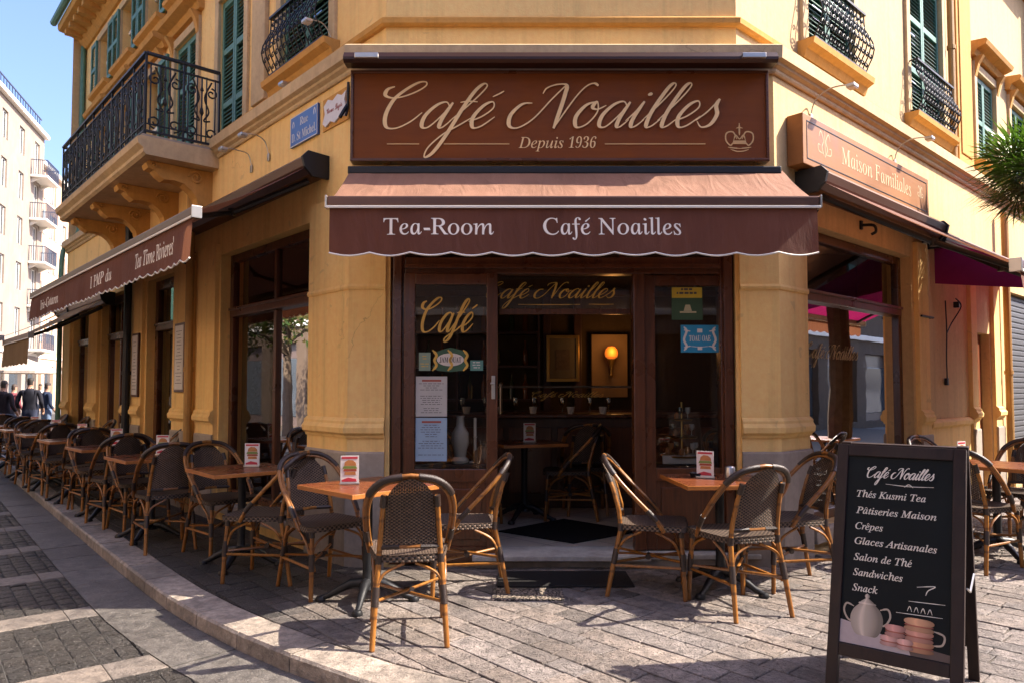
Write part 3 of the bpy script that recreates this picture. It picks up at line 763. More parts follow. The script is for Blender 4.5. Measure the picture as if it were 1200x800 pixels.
for xx in (-1.3, .45, .85, 1.75): wd.box(xx - .05, xx + .05, 9.32, 9.39, 1.08, 2.55, .008)
wd.build("panelling", m_inwood, B)
# dark rooms behind the side doors
bk = G()
q = [PL(3.4, -.26), PL(3.4, -2.2), PL(SL - .05, -2.2), PL(SL - .05, -.26)]
bk.quad((*q[1], 0), (*q[2], 0), (*q[2], 3.2), (*q[1], 3.2)); bk.quad((*q[0], 0), (*q[1], 0), (*q[1], 3.2), (*q[0], 3.2)); bk.quad((*q[2], 0), (*q[3], 0), (*q[3], 3.2), (*q[2], 3.2))
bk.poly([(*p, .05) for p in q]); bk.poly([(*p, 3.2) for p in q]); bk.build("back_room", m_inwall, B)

# ---- upper windows: surround, sill, hood, shutters, glass
def shutter_leaf(g, gs, x0, x1, z0, z1, y, mids=(.46,)):
    g.cur = 0; gs = g
    w = .045; h = z1 - z0
    g.box(x0, x0 + w, y, y + .035, z0, z1, .003); g.box(x1 - w, x1, y, y + .035, z0, z1, .003)
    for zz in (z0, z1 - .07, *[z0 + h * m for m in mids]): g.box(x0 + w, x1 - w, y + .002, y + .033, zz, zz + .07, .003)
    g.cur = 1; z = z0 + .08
    while z < z1 - .09:
        if not any(abs(z + .02 - (z0 + h * m + .035)) < .055 for m in mids):
            gs.add([(x0 + w, y + .006, z), (x1 - w, y + .006, z), (x1 - w, y + .03, z + .036), (x0 + w, y + .03, z + .036), (x0 + w, y + .01, z - .005), (x1 - w, y + .01, z - .005), (x1 - w, y + .034, z + .031), (x0 + w, y + .034, z + .031)],
                   [(0, 1, 2, 3), (7, 6, 5, 4), (0, 4, 5, 1), (2, 6, 7, 3)])
        z += .047
def upper_window(fr, s, w, z0, z1, closed=True, hood=True, sill=True, surround=m_trim, open_leaf=False, sgn=-1):
    x = sgn * s; root = G()
    t = .11
    root.box(x - w - t, x - w, -.035, .01, z0 - .0, z1, .008); root.box(x + w, x + w + t, -.035, .01, z0 - .0, z1, .008); root.box(x - w - t, x + w + t, -.036, .01, z1, z1 + t, .008)
    win = root.build("window", surround, B, fr)
    if sill:
        sg = G(); sg.prism_yz([(.0, z0 - .16), (-.06, z0 - .16), (-.09, z0 - .09), (-.15, z0 - .06), (-.16, z0 - .01), (0, z0 - .003)], x - w - .16, x + w + .16); sg.build("sill", m_orange, win, fr)
    if hood:
        hg = G(); hz = z1 + .26
        hg.prism_yz([(.0, hz - .1), (-.06, hz - .1), (-.09, hz - .03), (-.2, hz), (-.22, hz + .05), (-.2, hz + .075), (0, hz + .1)], x - w - .2, x + w + .2)
        for q in (x - w - .1, x + w + .02): hg.prism_yz([(0, hz - .36), (-.04, hz - .36), (-.08, hz - .2), (-.14, hz - .1), (0, hz - .1)], q, q + .08)
        hg.build("hood", m_orange, win, fr)
    gg = G(); gg.quad(fr.w(x - w, .12, z0), fr.w(x + w, .12, z0), fr.w(x + w, .12, z1), fr.w(x - w, .12, z1)); gg.build("pane", m_upglass, win)
    bgk = G(); bgk.quad(fr.w(x - w, .176, z0), fr.w(x + w, .176, z0), fr.w(x + w, .176, z1), fr.w(x - w, .176, z1)); bgk.build("window_backing", m_dark if not open_leaf else M_plain("net_curtain", (.3, .3, .27), .9), win)  # near-black sheet behind the glass stands in for the unlit room
    a = G(); b = G(); mids = (.32, .66) if z1 - z0 > 1.4 else (.46,)
    if closed:
        for (p, q) in ((x - w + .005, x - .004), (x + .004, x + w - .005)):
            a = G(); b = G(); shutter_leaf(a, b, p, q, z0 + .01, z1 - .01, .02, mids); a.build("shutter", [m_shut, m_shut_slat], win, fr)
    else:
        for (p, q) in ((x - 2 * w + .04, x - w), (x + w, x + 2 * w - .04)):
            a = G(); b = G(); shutter_leaf(a, b, p, q, z0 + .01, z1 - .01, -.075, mids); a.build("shutter", [m_shut, m_shut_slat], win, fr)
        fb = G(); fb.box(x - .03, x + .03, .09, .118, z0, z1); fb.box(x - w, x + w, .092, .118, z0 + (z1 - z0) * .6, z0 + (z1 - z0) * .6 + .05)
        fb.build("casement", m_white, win, fr)
    return win
for i, (s, w, a, b) in enumerate(UPL): upper_window(FLu, s, w, a, b, closed=i in (0, 1, 2), hood=i > 1, sill=i == 0)
for s, w, a, b in UP2: upper_window(FLu, s, w, a, b, closed=False, hood=False, sill=True)
for i, (s, w, a, b) in enumerate(UPR): upper_window(FRu, s, w, a, b, closed=True, hood=i > 1, sill=True, sgn=1)
# orange pilaster strips on the right side and quoin strip on the left
ps = G(); ps.box(5.12, 5.72, -.06, 0, 4.03, 7.7, .01); ps.box(5.2, 5.64, -.075, -.06, 4.4, 7.6, .01); ps.build("upper_pilaster", m_orange, B, FRu)
ps = G(); ps.box(-2.45, -2.12, -.05, 0, 4.34, 7.7, .01); ps.build("upper_pilaster", m_trim, B, FLu)

# ---- ironwork
def scroll(cx, cz, r, a0, turns, n=14, sgn=1):
    P = []
    for i in range(n): t = i / (n - 1); a = a0 + sgn * turns * 2 * math.pi * t; rr = r * (1 - .78 * t); P.append((cx + rr * math.cos(a), cz + rr * math.sin(a)))
    return P
def railing_bay(g, x, w, h, y=0, r=.0095):
    """one bay of scroll ironwork between uprights, x centre, width w, height h"""
    T = lambda P: g.tube([(p[0], y, p[1]) for p in P], r, 5)
    c = x
    for s in (-1, 1):
        T([(c + s * a, b) for a, b in scroll(w * .27, h * .80, w * .17, math.pi / 2, 1.2, sgn=-1)])
        T([(c + s * a, b) for a, b in scroll(w * .26, h * .20, w * .19, -math.pi / 2, 1.25, sgn=1)])
        T(catmull([(c + s * w * .27, h * .63, 0), (c + s * w * .10, h * .55, 0), (c + s * w * .22, h * .45, 0), (c + s * w * .1, h * .36, 0), (c + s * w * .26, h * .37, 0)], 4) and [(p.x, p.y) for p in catmull([(c + s * w * .27, h * .97, 0), (c + s * w * .08, h * .72, 0), (c + s * w * .2, h * .52, 0), (c + s * w * .06, h * .38, 0), (c + s * w * .24, h * .39, 0)], 5)])
    T([(c, .04), (c, h)]); g.lathe([(.004, h * .5 - .05), (.022, h * .5 - .01), (.024, h * .5), (.018, h * .5 + .03), (.004, h * .5 + .07)], c, y, 6)
    g.lathe([(.004, h * .8), (.02, h * .82), (.012, h * .86), (.004, h * .88)], c, y, 6)
def railing(fr, x0, x1, z, h, bays, y=0, parent=None, name="railing"):
    g = G()
    g.box(x0, x1, y - .022, y + .022, h - .025, h); g.box(x0, x1, y - .012, y + .012, h - .12, h - .105); g.box(x0, x1, y - .014, y + .014, .03, .05); g.box(x0, x1, y - .01, y + .01, .11, .12)
    w = (x1 - x0) / bays
    for i in range(bays + 1): g.box(x0 + w * i - .01, x0 + w * i + .01, y - .01, y + .01, .0, h - .02)
    for i in range(bays):
        railing_bay(g, x0 + w * (i + .5), w, h - .12, y)
        for k in (.12, .37, .63, .88): g.box(x0 + w * (i + k) - .006, x0 + w * (i + k) + .006, y - .006, y + .006, .04, h - .1)
    f2 = Frame((fr.o.x, fr.o.y, fr.o.z + z), fr.th); 
    return g.build(name, m_iron, parent, f2)
BP = .79
bal = G(); bal.prism_yz([(.0, 3.735), (-BP + .06, 3.735), (-BP + .03, 3.76), (-BP + .03, 3.80), (-BP - .02, 3.84), (-BP - .03, 3.90), (-BP, 3.92), (0, 3.92)], -6.9, -2.85)
balc = bal.build("balcony", m_trim, B, FL)
bo = G(); bo.prism_yz([(.0, 3.92), (-BP + .02, 3.92), (-BP + .02, 3.945), (0, 3.945)], -6.88, -2.86); bo.build("balcony_floor", m_granite, balc, FL)
railing(FL, -6.86, -2.88, 3.945, .86, 9, -BP + .05, balc)
for xx in (-2.88, -6.86):
    fr2 = Frame(tuple(FL.w(xx, 0, 0)), FL.th - math.pi / 2); railing(fr2, .0, BP - .05, 3.945, .86, 2, 0, balc)
def bracket(x, w=.17):
    P = [(.0, 3.73), (-.66, 3.73), (-.68, 3.70), (-.66, 3.655), (-.60, 3.645), (-.56, 3.60), (-.5, 3.56), (-.40, 3.57), (-.30, 3.55), (-.22, 3.49), (-.17, 3.42), (-.15, 3.33), (-.10, 3.29), (-.06, 3.22), (.0, 3.2)]
    b = G(); b.prism_yz(P, x - w / 2, x + w / 2); o = b.build("bracket", m_orange, balc, FL)
    c = G()
    for sx in (x - w / 2 - .008, x + w / 2 + .008):
        c.tube([(sx, -p[0], p[1]) for p in scroll(.18, 3.635, .075, 0, 1.6, 24)], .012, 6); c.tube([(sx, -p[0], p[1]) for p in scroll(.60, 3.69, .035, 0, 1.2, 14)], .009, 6)
    c.apart("bracket_scroll", m_orange, balc, FL)
for s in (3.12, 4.25, 5.4, 6.55): bracket(-s)
def juliet(fr, s, w, z, h, sgn):
    g = G(); x0, x1 = sgn * s - w - .06, sgn * s + w + .06
    prof = lambda t: -.10 - .11 * math.sin(math.pi * min(1, t * 1.25)) ** 1.5 * (1 - t * .35)
    P = [(prof(t / 8), t / 8 * h) for t in range(9)]
    g.box(x0, x1, -.125, -.085, h - .022, h); g.box(x0, x1, -.12, -.09, .02, .038)
    n = max(4, int((x1 - x0) / .085))
    for i in range(n + 1):
        xx = x0 + (x1 - x0) * i / n; g.tube([(xx, y, z_) for y, z_ in P], .007, 5)
        if i < n:
            xm = x0 + (x1 - x0) * (i + .5) / n
            for (cz, rr) in ((.12, .034), (.24, .038), (.38, .036), (.54, .03), (.72, .034), (.86, .028)):
                yy = prof(cz); g.tube([(a, yy, b) for a, b in scroll(xm, cz * h, rr, 0, 1.1, 10)], .006, 4)
    for xx in (x0, x1):
        for (a, b) in ((h - .012, -.1), (.03, -.1)): g.tube([(xx, 0, a), (xx, b, a)], .01, 5)
        for i in range(1, 9): pass
    g.build("window_railing", m_iron, B, Frame((fr.o.x, fr.o.y, z), fr.th))
juliet(FLu, 1.28, .5, 4.43, .62, -1)
juliet(FRu, 1.53, .5, 4.49, .62, 1); juliet(FRu, 4.12, .55, 4.49, .62, 1)
# ================================================================== signs
sg = on(FC, "shop_sign", "large brown sign board reading Café Noailles above the entrance awning", "sign", .375, 0, 3.06)
SX0, SX1, SZ0, SZ1 = -1.255, 1.995, 3.115, 3.83
g = G(); g.box(SX0 + .02, SX1 - .02, -.098, -.004, SZ0 + .02, SZ1 - .01, .004); g.build("board", m_sign, sg, FC)
g = G()
for (a, b, c, d) in ((SX0, SX1, SZ0, SZ0 + .022), (SX0, SX1, SZ1 - .022, SZ1)): g.box(a, b, -.112, -.01, c, d, .004)
for (a, b) in ((SX0, SX0 + .022), (SX1 - .022, SX1)): g.box(a, b, -.110, -.012, SZ0 + .02, SZ1 - .02, .004)
g.build("board_frame", m_wood_h, sg, FC)
script(sg, "lettering", "Café Noailles", -.985, 1.61, 3.375, .205, m_gold, FC, y=-.1005, thick=.165, thin=.055)
text(sg, "lettering", "Depuis", "it", .05, .40, 3.22, .085, m_gold, FC, y=-.1005)
text(sg, "lettering", "1936", "bold", .44, .655, 3.22, .085, m_gold, FC, y=-.1005, off=-.013, shear=.22)
g = G()
for (a, b) in ((-.97, -.72), (-.53, -.02), (.72, 1.5)): g.box(a, b, -.1025, -.1, 3.247, 3.255)
cx, cz = 1.765, 3.26
for s in (-1, 1):
    ribbon(g, [(cx + s * .02, cz + .03), (cx + s * .05, cz + .085), (cx + s * .1, cz + .075), (cx + s * .105, cz + .02), (cx + s * .07, cz - .02), (cx + s * .045, cz + .01)], .011, -.1005)
    ribbon(g, [(cx, cz - .045), (cx + s * .05, cz - .04), (cx + s * .09, cz - .035)], .010, -.1012)
ribbon(g, [(cx, cz + .06), (cx, cz + .1), (cx, cz + .155)], .013, -.1006); ribbon(g, [(cx - .025, cz + .115), (cx, cz + .12), (cx + .025, cz + .115)], .009, -.1018)
g.box(cx - .05, cx + .05, -.1024, -.1, cz - .01, cz + .018); ribbon(g, [(cx - .045, cz + .02), (cx - .03, cz + .06), (cx, cz + .03), (cx + .03, cz + .06), (cx + .045, cz + .02)], .009, -.1026)
ribbon(g, [(cx - .07, cz - .05), (cx - .03, cz - .065), (cx, cz - .068), (cx + .03, cz - .065), (cx + .07, cz - .052)], .009, -.1010)
g.apart("emblem_stroke", M_plain("dull_gold", (.56, .34, .13), .5), sg, FC)
lh = on(FC, "sign_hood", "dark metal hood with two small floodlights over the café sign", "hood", .375, -.13, 3.78)
g = G(); g.prism_yz([(-.113, 3.842), (-.235, 3.832), (-.26, 3.85), (-.26, 3.87), (-.23, 3.915), (-.113, 3.93)], -1.28, 2.02); g.build("hood", m_hood, lh, FC)
g = G()
for xx in (-1.1, 1.83): g.box(xx - .09, xx + .09, -.285, -.252, 3.85, 3.89, .006)
g.apart("floodlight", m_steel, lh, FC)
m_tan = M_plain("pale_tan_lettering", (.50, .37, .22), .6, 0, .3, .1)
s2 = on(FR, "shop_sign", "tan boxed sign reading Maison Familiales on the sunlit side wall", "sign", 1.9, 0, 3.1)
a0, a1, b0, b1 = .20, 3.0, 3.145, 3.555
G().box(a0, a1, -0.1400, -.004, b0, b1, .006).build("board", m_sign2, s2, FR)
g = G()
for (x0_, x1_, z0_, z1_) in ((a0 + .06, a1 - .06, b0 + .05, b0 + .057), (a0 + .06, a1 - .06, b1 - .057, b1 - .05), (a0 + .06, a0 + .067, b0 + .05, b1 - .05), (a1 - .067, a1 - .06, b0 + .05, b1 - .05)): g.box(x0_, x1_, -0.1435, -0.1380, z0_, z1_)
g.build("border_line", m_iron, s2, FR)
text(s2, "lettering", "Maison Familiales", "it", a0 + .70, a1 - .50, b0 + .14, .145, m_tan, FR, y=-0.1405, shear=-.27)
g = G()
for (cx, k) in ((a0 + .38, 1.0), (a1 - .24, .6)):
    cz = b0 + .23
    for s in (-1, 1):
        ribbon(g, [(cx + s * .01 * k, cz - .1 * k), (cx + s * .05 * k, cz - .03 * k), (cx + s * .02 * k, cz + .03 * k), (cx + s * .07 * k, cz + .1 * k), (cx + s * .1 * k, cz + .05 * k)], .010, -0.1405)
        ribbon(g, [(cx + s * .03 * k, cz - .08 * k), (cx + s * .11 * k, cz - .07 * k), (cx + s * .12 * k, cz - .02 * k), (cx + s * .08 * k, cz - .02 * k)], .009, -0.1412)
    ribbon(g, [(cx, cz - .11 * k), (cx, cz), (cx, cz + .12 * k)], .011, -0.1420)
g.apart("emblem_stroke", m_tan, s2, FR)

st_ = on(FL, "street_sign", "blue enamel street name plate under the cornice near the corner", "street sign", -.8, 0, 3.5)
G().box(-1.06, -.545, -.025, -.004, 3.505, 3.775, .004).build("plate", m_blue, st_, FL)
g = G()
for q in ((-1.058, -.547, 3.507, 3.514), (-1.058, -.547, 3.766, 3.773), (-1.058, -1.051, 3.514, 3.766), (-.554, -.547, 3.514, 3.766)): g.box(q[0], q[1], -.0265, -.024, q[2], q[3])
for (a, b) in ((-1.0, 3.70), (-.60, 3.72)): g.lathe([(.0, 0), (.03, 0), (.03, .0015), (0, .0015)], 0, 0, 12) if 0 else ribbon(g, [(a - .012, b - .03), (a - .015, b), (a, b + .025), (a + .015, b), (a + .012, b - .03)], .012, -.0255)
g.build("plate_border", m_enamel, st_, FL)
text(st_, "lettering", "Rue", "bold", -.87, -.72, 3.665, .07, m_enamel, FL, y=-.0255, off=-.008)
text(st_, "lettering", "D. St Michel.", "bold", -1.03, -.575, 3.545, .075, m_enamel, FL, y=-.0255, off=-.008)
pq = on(FL, "wall_plaque", "scalloped white plaque with faded red writing beside the blue street plate", "plaque", -.26, 0, 3.52)
P = [(-.45, 3.56), (-.40, 3.52), (-.32, 3.55), (-.25, 3.52), (-.16, 3.55), (-.09, 3.53), (-.06, 3.60), (-.09, 3.66), (-.06, 3.73), (-.13, 3.71), (-.2, 3.74), (-.28, 3.71), (-.36, 3.74), (-.43, 3.70), (-.41, 3.63)]
G().prism_xz(P, -.028, -.004).build("plate", m_enamel, pq, FL)
G().box(-.475, -.045, -.012, -.004, 3.50, 3.77, .003).build("backing", m_orange, pq, FL)
text(pq, "lettering", "Vieux Logis", "script", -.38, -.12, 3.62, .045, M_plain("faded_red_paint", (.30, .06, .05), .6), FL, y=-.0285)
g = G(); g.tube([(-.02, -.03, 3.78), (-.02, -.035, 3.56), (-.0, -.06, 3.5)], .011, 6); g.tube([(-.03, -.03, 3.6), (-.015, -.07, 3.54), (-.02, -.1, 3.48)], .016, 6); tag(g.build("wall_bracket", m_iron, None, FL), "short black iron bracket and cable at the left corner beside the white plaque", "bracket")

# ================================================================== awnings
def awning(fr, x0, x1, ztop, y0, proj, zbar, valh, cloth, top_cloth, name, label, scal=.2, armx=(), sag=.03, valc=None, texts=(), trim=True, house=True):
    t = on(fr, name, label, "awning", (x0 + x1) / 2, y0, zbar - valh)
    n = max(10, int((x1 - x0) / .12)); m = 8; g = G(); vs = []; rnd = random.Random(int(abs(x0) * 100) + 5)
    off = [rnd.uniform(-.006, .006) for _ in range(n + 1)]
    for j in range(m + 1):
        v = j / m
        for i in range(n + 1):
            seam = .008 * abs(math.sin(math.pi * i / n * (x1 - x0) / 1.05))
            vs.append((x0 + (x1 - x0) * i / n, y0 - proj * v, ztop + (zbar - ztop) * v - sag * math.sin(math.pi * v) - seam * math.sin(math.pi * v) + off[i] * v * (1 - v) * 4))
    g.add(vs, [(j * (n + 1) + i, j * (n + 1) + i + 1, (j + 1) * (n + 1) + i + 1, (j + 1) * (n + 1) + i) for j in range(m) for i in range(n)])
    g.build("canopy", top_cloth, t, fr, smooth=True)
    yf = y0 - proj
    b = G(); b.box(x0 - .015, x1 + .015, yf - .035, yf + .03, zbar - .045, zbar + .025, .012); b.build("front_bar", m_awn_metal, t, fr)
    c = G(); c.box(x0 - .02, x1 + .02, yf - .042, yf - .03, zbar - .062, zbar - .044, .003); c.build("bar_trim", m_white, t, fr)
    e = G()
    for xx in (x0 - .03, x1 + .016): e.box(xx, xx + .014, yf - .04, yf + .035, zbar - .06, zbar + .03, .004)
    e.apart("end_cap", m_steel, t, fr)
    k = max(2, int((x1 - x0) / scal)); N = k * 8; g = G(); vs = []
    top = zbar - .058
    for i in range(N + 1):
        x = x0 + (x1 - x0) * i / N; ph = (i % 8) / 8
        zl = zbar - .058 - valh + .022 * (1 - math.sin(math.pi * ph)) 
        rip = .010 * math.sin(x * 5.1 + 1) + .006 * math.sin(x * 13)
        for j in range(5):
            v = j / 4; vs.append((x, yf - .022 + rip * v - .012 * v, top + (zl - top) * v))
    g.add(vs, [(i * 5 + j, (i + 1) * 5 + j, (i + 1) * 5 + j + 1, i * 5 + j + 1) for i in range(N) for j in range(4)])
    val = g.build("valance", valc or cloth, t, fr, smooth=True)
    if trim:
        P = [(vs[i * 5 + 4][0], vs[i * 5 + 4][1] - .001, vs[i * 5 + 4][2]) for i in range(N + 1)]
        G().tube(P, .0065, 5).build("scalloped_edge", m_white, val, fr)
    for (s, style, a, b_, zb, cap) in texts:
        o = text(val, "lettering", s, style, a, b_, zb, cap, m_cream, fr, y=0, off=.004 if style == 'it' else -.012, shear=-.27 if style == 'it' else 0)
        inv = fr.m.inverted() @ wm(t)
        for v in o.data.vertices:
            p = inv @ v.co; vv = max(0, min(1, (top - p.z) / valh)); rip = .010 * math.sin(p.x * 5.1 + 1) + .006 * math.sin(p.x * 13)
            p.y = yf - .022 + rip * vv - .012 * vv - .0015 + p.y * .2; v.co = inv.inverted() @ p
    for ax in armx:
        s = 1 if ax < (x0 + x1) / 2 else -1
        a = G(); el = (ax + s * .35, y0 - proj * .52, (ztop + zbar) / 2 - .13)
        a.tube([(ax, y0 + .02, ztop - .12), el], .026, 8); a.tube([el, (ax + s * .02, yf + .02, zbar - .02)], .021, 8); a.tube([(el[0], el[1], el[2] - .03), (el[0], el[1], el[2] + .03)], .032, 8)
        a.build("folding_arm", m_iron, t, fr, smooth=True)
    if house:
        h = G(); h.prism_yz([(-.004, ztop + .06), (y0 - .05, ztop + .07), (y0 - .09, ztop + .03), (y0 - .075, ztop - .03), (y0 - .02, ztop - .09), (-.004, ztop - .09)], x0 + .0, x1 - .0); h.build("housing", m_awn_metal, t, fr)
        h = G()
        for xx in (x0 - .032, x1 + .002): h.prism_yz([(-.004, ztop + .075), (y0 - .06, ztop + .085), (y0 - .11, ztop + .03), (y0 - .09, ztop - .05), (y0 - .02, ztop - .12), (-.004, ztop - .12)], xx, xx + .03)
        h.apart("housing_bracket", m_iron, t, fr)
    return t
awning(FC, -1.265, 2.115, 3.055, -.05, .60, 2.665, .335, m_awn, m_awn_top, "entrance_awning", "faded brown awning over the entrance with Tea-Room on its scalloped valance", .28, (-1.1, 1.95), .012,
       texts=(("Tea-Room", "it", -.89, -.125, 2.42, .115), ("Café Noailles", "it", .215, 1.17, 2.42, .115)), house=False)
G0 = G(); G0.box(-1.275, 2.09, -.10, -.03, 3.02, 3.08, .01); tag(G0.build("awning_roller", m_iron, None, FC), "dark roller bar between the brown sign board and the entrance awning", "roller")
awning(FL, -6.9, -.4, 3.20, -.13, .92, 2.655, .315, m_awn, m_awn, "long_awning", "long dark brown awning with scalloped lettered valance along the left street", .17, (-6.2, -3.6, -.52), .03,
       texts=(("Tea Time Rivieres'", "it", -1.82, -.80, 2.39, .13), ("I PMP du", "it", -3.45, -2.6, 2.39, .12), ("Irie-Gotann", "it", -6.2, -5.05, 2.39, .12)))
awning(FL, -9.3, -7.0, 2.72, -.1, .95, 2.12, .36, m_awn_tan, m_awn_tan, "tan_awning", "sunlit tan awning just past the end of the long brown awning", .3, (-9.0, -7.4), .03, trim=False)
awning(FL, -10.35, -9.35, 2.75, -.1, 1.0, 2.2, .3, m_awn_tan, m_awn_tan, "tan_awning", "small pale tan awning at the far end of the yellow building", .3, (), .03, trim=False)
awning(FR, .36, 3.18, 3.05, -.16, 1.34, 2.19, .14, m_awn, m_awn, "side_awning", "dark brown awning sloping out below the Maison Familiales sign", .2, (.5, 3.0), .02, trim=False)
mag = awning(FR, 3.38, 6.05, 3.0, -.10, 1.42, 2.36, .16, m_awn_mag, m_awn_mag, "side_awning", "magenta awning glowing from the sun beyond the brown side awning", .2, (3.55, 5.8), .03, trim=False, valc=m_awn)

ck = G(); ck.prism_yz([(-.06, 2.97), (-1.5, 2.34), (-1.5, 2.27), (-.06, 2.50)], 3.385, 3.392); ck.build("side_cheek", m_awn_mag, mag, FR)
# ================================================================== pipes, brackets, lamps, notices on the walls
def pipe(fr, x, z0, z1, mat, r=.045, y=-.10):
    g = G(); g.tube([(x, y, z0), (x, y, z1)], r, 10)
    for z in [z0 + .3 + k * 1.25 for k in range(int((z1 - z0) / 1.25) + 1)]:
        if z < z1: g.tube([(x, y, z), (x, y, z + .05)], r + .01, 10)
    return g
tag(pipe(FL, -3.40, .0, 3.7, m_pipe).build("downpipe", m_pipe, None, FL, smooth=True), "ochre painted drainpipe between the big left window and the first side door", "drainpipe")
tag(pipe(FL, -5.86, .0, 3.7, m_iron, .05, -.11).build("downpipe", m_iron, None, FL, smooth=True), "black drainpipe on the second yellow pier of the left street wall", "drainpipe")
pg = G(); pg.tube(catmull([(-10.36, -.1, 0), (-10.36, -.1, 2), (-10.36, -.1, 3.7), (-10.36, .0, 4.0), (-10.36, .15, 4.25), (-10.36, .16, 4.6), (-10.36, .16, 6), (-10.36, .16, 7.8)], 4), .042, 8)
tag(pg.build("downpipe", m_shut, None, FL, smooth=True), "dark green drainpipe at the far left end of the yellow building", "drainpipe")
tag(pipe(FRu, 4.86, 4.1, 7.9, m_pipe, .04, -.07).build("downpipe", m_pipe, None, FRu, smooth=True), "ochre drainpipe beside the orange pilaster on the sunlit upper wall", "drainpipe")
tag(pipe(FR, 5.98, .0, 3.7, m_pipe, .045, -.10).build("downpipe", m_pipe, None, FR, smooth=True), "ochre drainpipe between the red street door and the grey roller shutter", "drainpipe")
def spot(fr, x, z, label, reach=.34, rise=.12, y=0, k=.62, drop=False):
    t = on(fr, "spot_lamp", label, "lamp", x, y, z, "small spotlights on the façade")
    reach *= .8
    g = G(); g.tube(catmull([(x, y, z - .16), (x, y - .04, z - .02), (x, y - reach * .5, z + rise), (x, y - reach, z + rise * .7)], 5), .006, 6); g.box(x - .02, x + .02, y - .015, y, z - .19, z - .12, .004); g.build("arm", m_steel, t, fr, smooth=True)
    h = G(); h.xf(Matrix.Identity(4)); h.box(x - .045, x + .045, y - reach - .05, y - reach + .02, z + rise * .7 - .035, z + rise * .7 - .005, .008); h.build("lamp_head", m_steel, t, fr)
    k = G(); k.box(x - .035, x + .035, y - reach - .045, y - reach + .015, z + rise * .7 - .039, z + rise * .7 - .0355); k.build("lens", m_enamel, t, fr)
spot(FR, .62, 3.80, "small steel spotlight on a wire arm at the near end of the Maison Familiales sign", .42, .05, -.005)
spot(FR, 2.45, 3.80, "small steel spotlight on a wire arm near the far end of the Maison Familiales sign", .40, .05, -.005)
spot(FL, -1.55, 3.70, "steel spotlight under the cornice, nearest the blue street plate", .30, .03, -.005)
spot(FL, -1.95, 3.68, "steel spotlight under the cornice, nearest the big balcony", .34, .0, -.005)
spot(FLu, -.72, 4.52, "steel spotlight on the string course beside the left window railing", .30, .05, -.01)
spot(FLu, -1.35, 4.18, "steel spotlight below the sill of the left railed window", .20, .06, -.01)
nb = on(FL, "menu_case", "narrow framed price list fixed on the yellow pier beside the first side door", "menu case", -3.8, -.05, 1.33)
g = G(); g.box(-3.98, -3.63, -.075, -.047, 1.32, 2.12, .006); g.build("frame", m_wood, nb, FL)
G().box(-3.95, -3.66, -.0785, -.074, 1.35, 2.09).build("paper", m_enamel, nb, FL)
def lines(g, x0, x1, z0, z1, n, y, jitter=.35, h=.004):
    for i in range(n):
        z = z1 - (z1 - z0) * (i + .5) / n; w = (x1 - x0) * random.uniform(.35, 1); c = (x0 + x1) / 2
        if random.random() < .12: continue
        k = x = c - w / 2
        while x < c + w / 2: L = random.uniform(.012, .035); g.box(x, min(x + L, c + w / 2), y - .0006, y, z, z + h); x += L + .008
    return g
m_ink = M_plain("printed_ink", (.05, .045, .05), .7)
lines(G(), -3.92, -3.69, 1.4, 2.04, 16, -.0786, h=.007).build("print", m_ink, nb, FL)
nb2 = on(FL, "menu_case", "narrow framed notice on the pier between the two side doors", "menu case", -5.7, -.05, 1.3)
G().box(-5.76, -5.46, -.075, -.047, 1.25, 2.1, .006).build("frame", m_wood, nb2, FL); G().box(-5.73, -5.49, -.0785, -.074, 1.28, 2.07).build("paper", m_enamel, nb2, FL)
lines(G(), -5.70, -5.52, 1.33, 2.0, 15, -.0786, h=.007).build("print", m_ink, nb2, FL)
ch = G(); ch.tube(catmull([(3.80, -.03, 2.35), (3.82, -.03, 2.0), (3.79, -.03, 1.7), (3.8, -.03, 1.42)], 5), .007, 6); ch.tube(catmull([(4.12, -.04, 2.4), (4.1, -.1, 2.3), (3.98, -.03, 2.1), (3.82, -.03, 1.98)], 5), .007, 6); ch.box(3.775, 3.825, -.04, -.005, 1.40, 1.48, .006); ch.box(4.09, 4.14, -.08, -.02, 2.29, 2.36, .01)
tag(ch.build("cable", m_iron, None, FR), "black cables and small box hanging on the shaded wall past the right window", "cable")
rod = G(); rod.tube([(2.95, -.06, 2.12), (3.3, -.06, 2.12)], .012, 6); rod.tube([(2.97, 0, 2.12), (2.97, -.06, 2.12)], .01, 6); rod.tube([(3.28, 0, 2.12), (3.28, -.06, 2.12)], .01, 6); tag(rod.build("tie_rod", m_iron, None, FR), "thin iron rod on the pier right of the big right window", "rod")
for (frm, x, lab) in ((FL, -3.55, "small dark wall hook on the pier by the ochre drainpipe"), (FL, -5.55, "small dark wall hook on the pier between the side doors"), (FR, .42, "small dark wall hook above the right window's near corner"), (FR, 1.6, "small dark wall hook above the middle of the right window")):
    h = G(); h.tube(catmull([(x, -.0, 2.88), (x, -.12, 2.86), (x, -.14, 2.80), (x, -.10, 2.78)], 5), .014, 6); h.box(x - .02, x + .02, -.02, -.002, 2.84, 2.92); tag(h.build("wall_hook", m_iron, None, frm), lab, "hook")

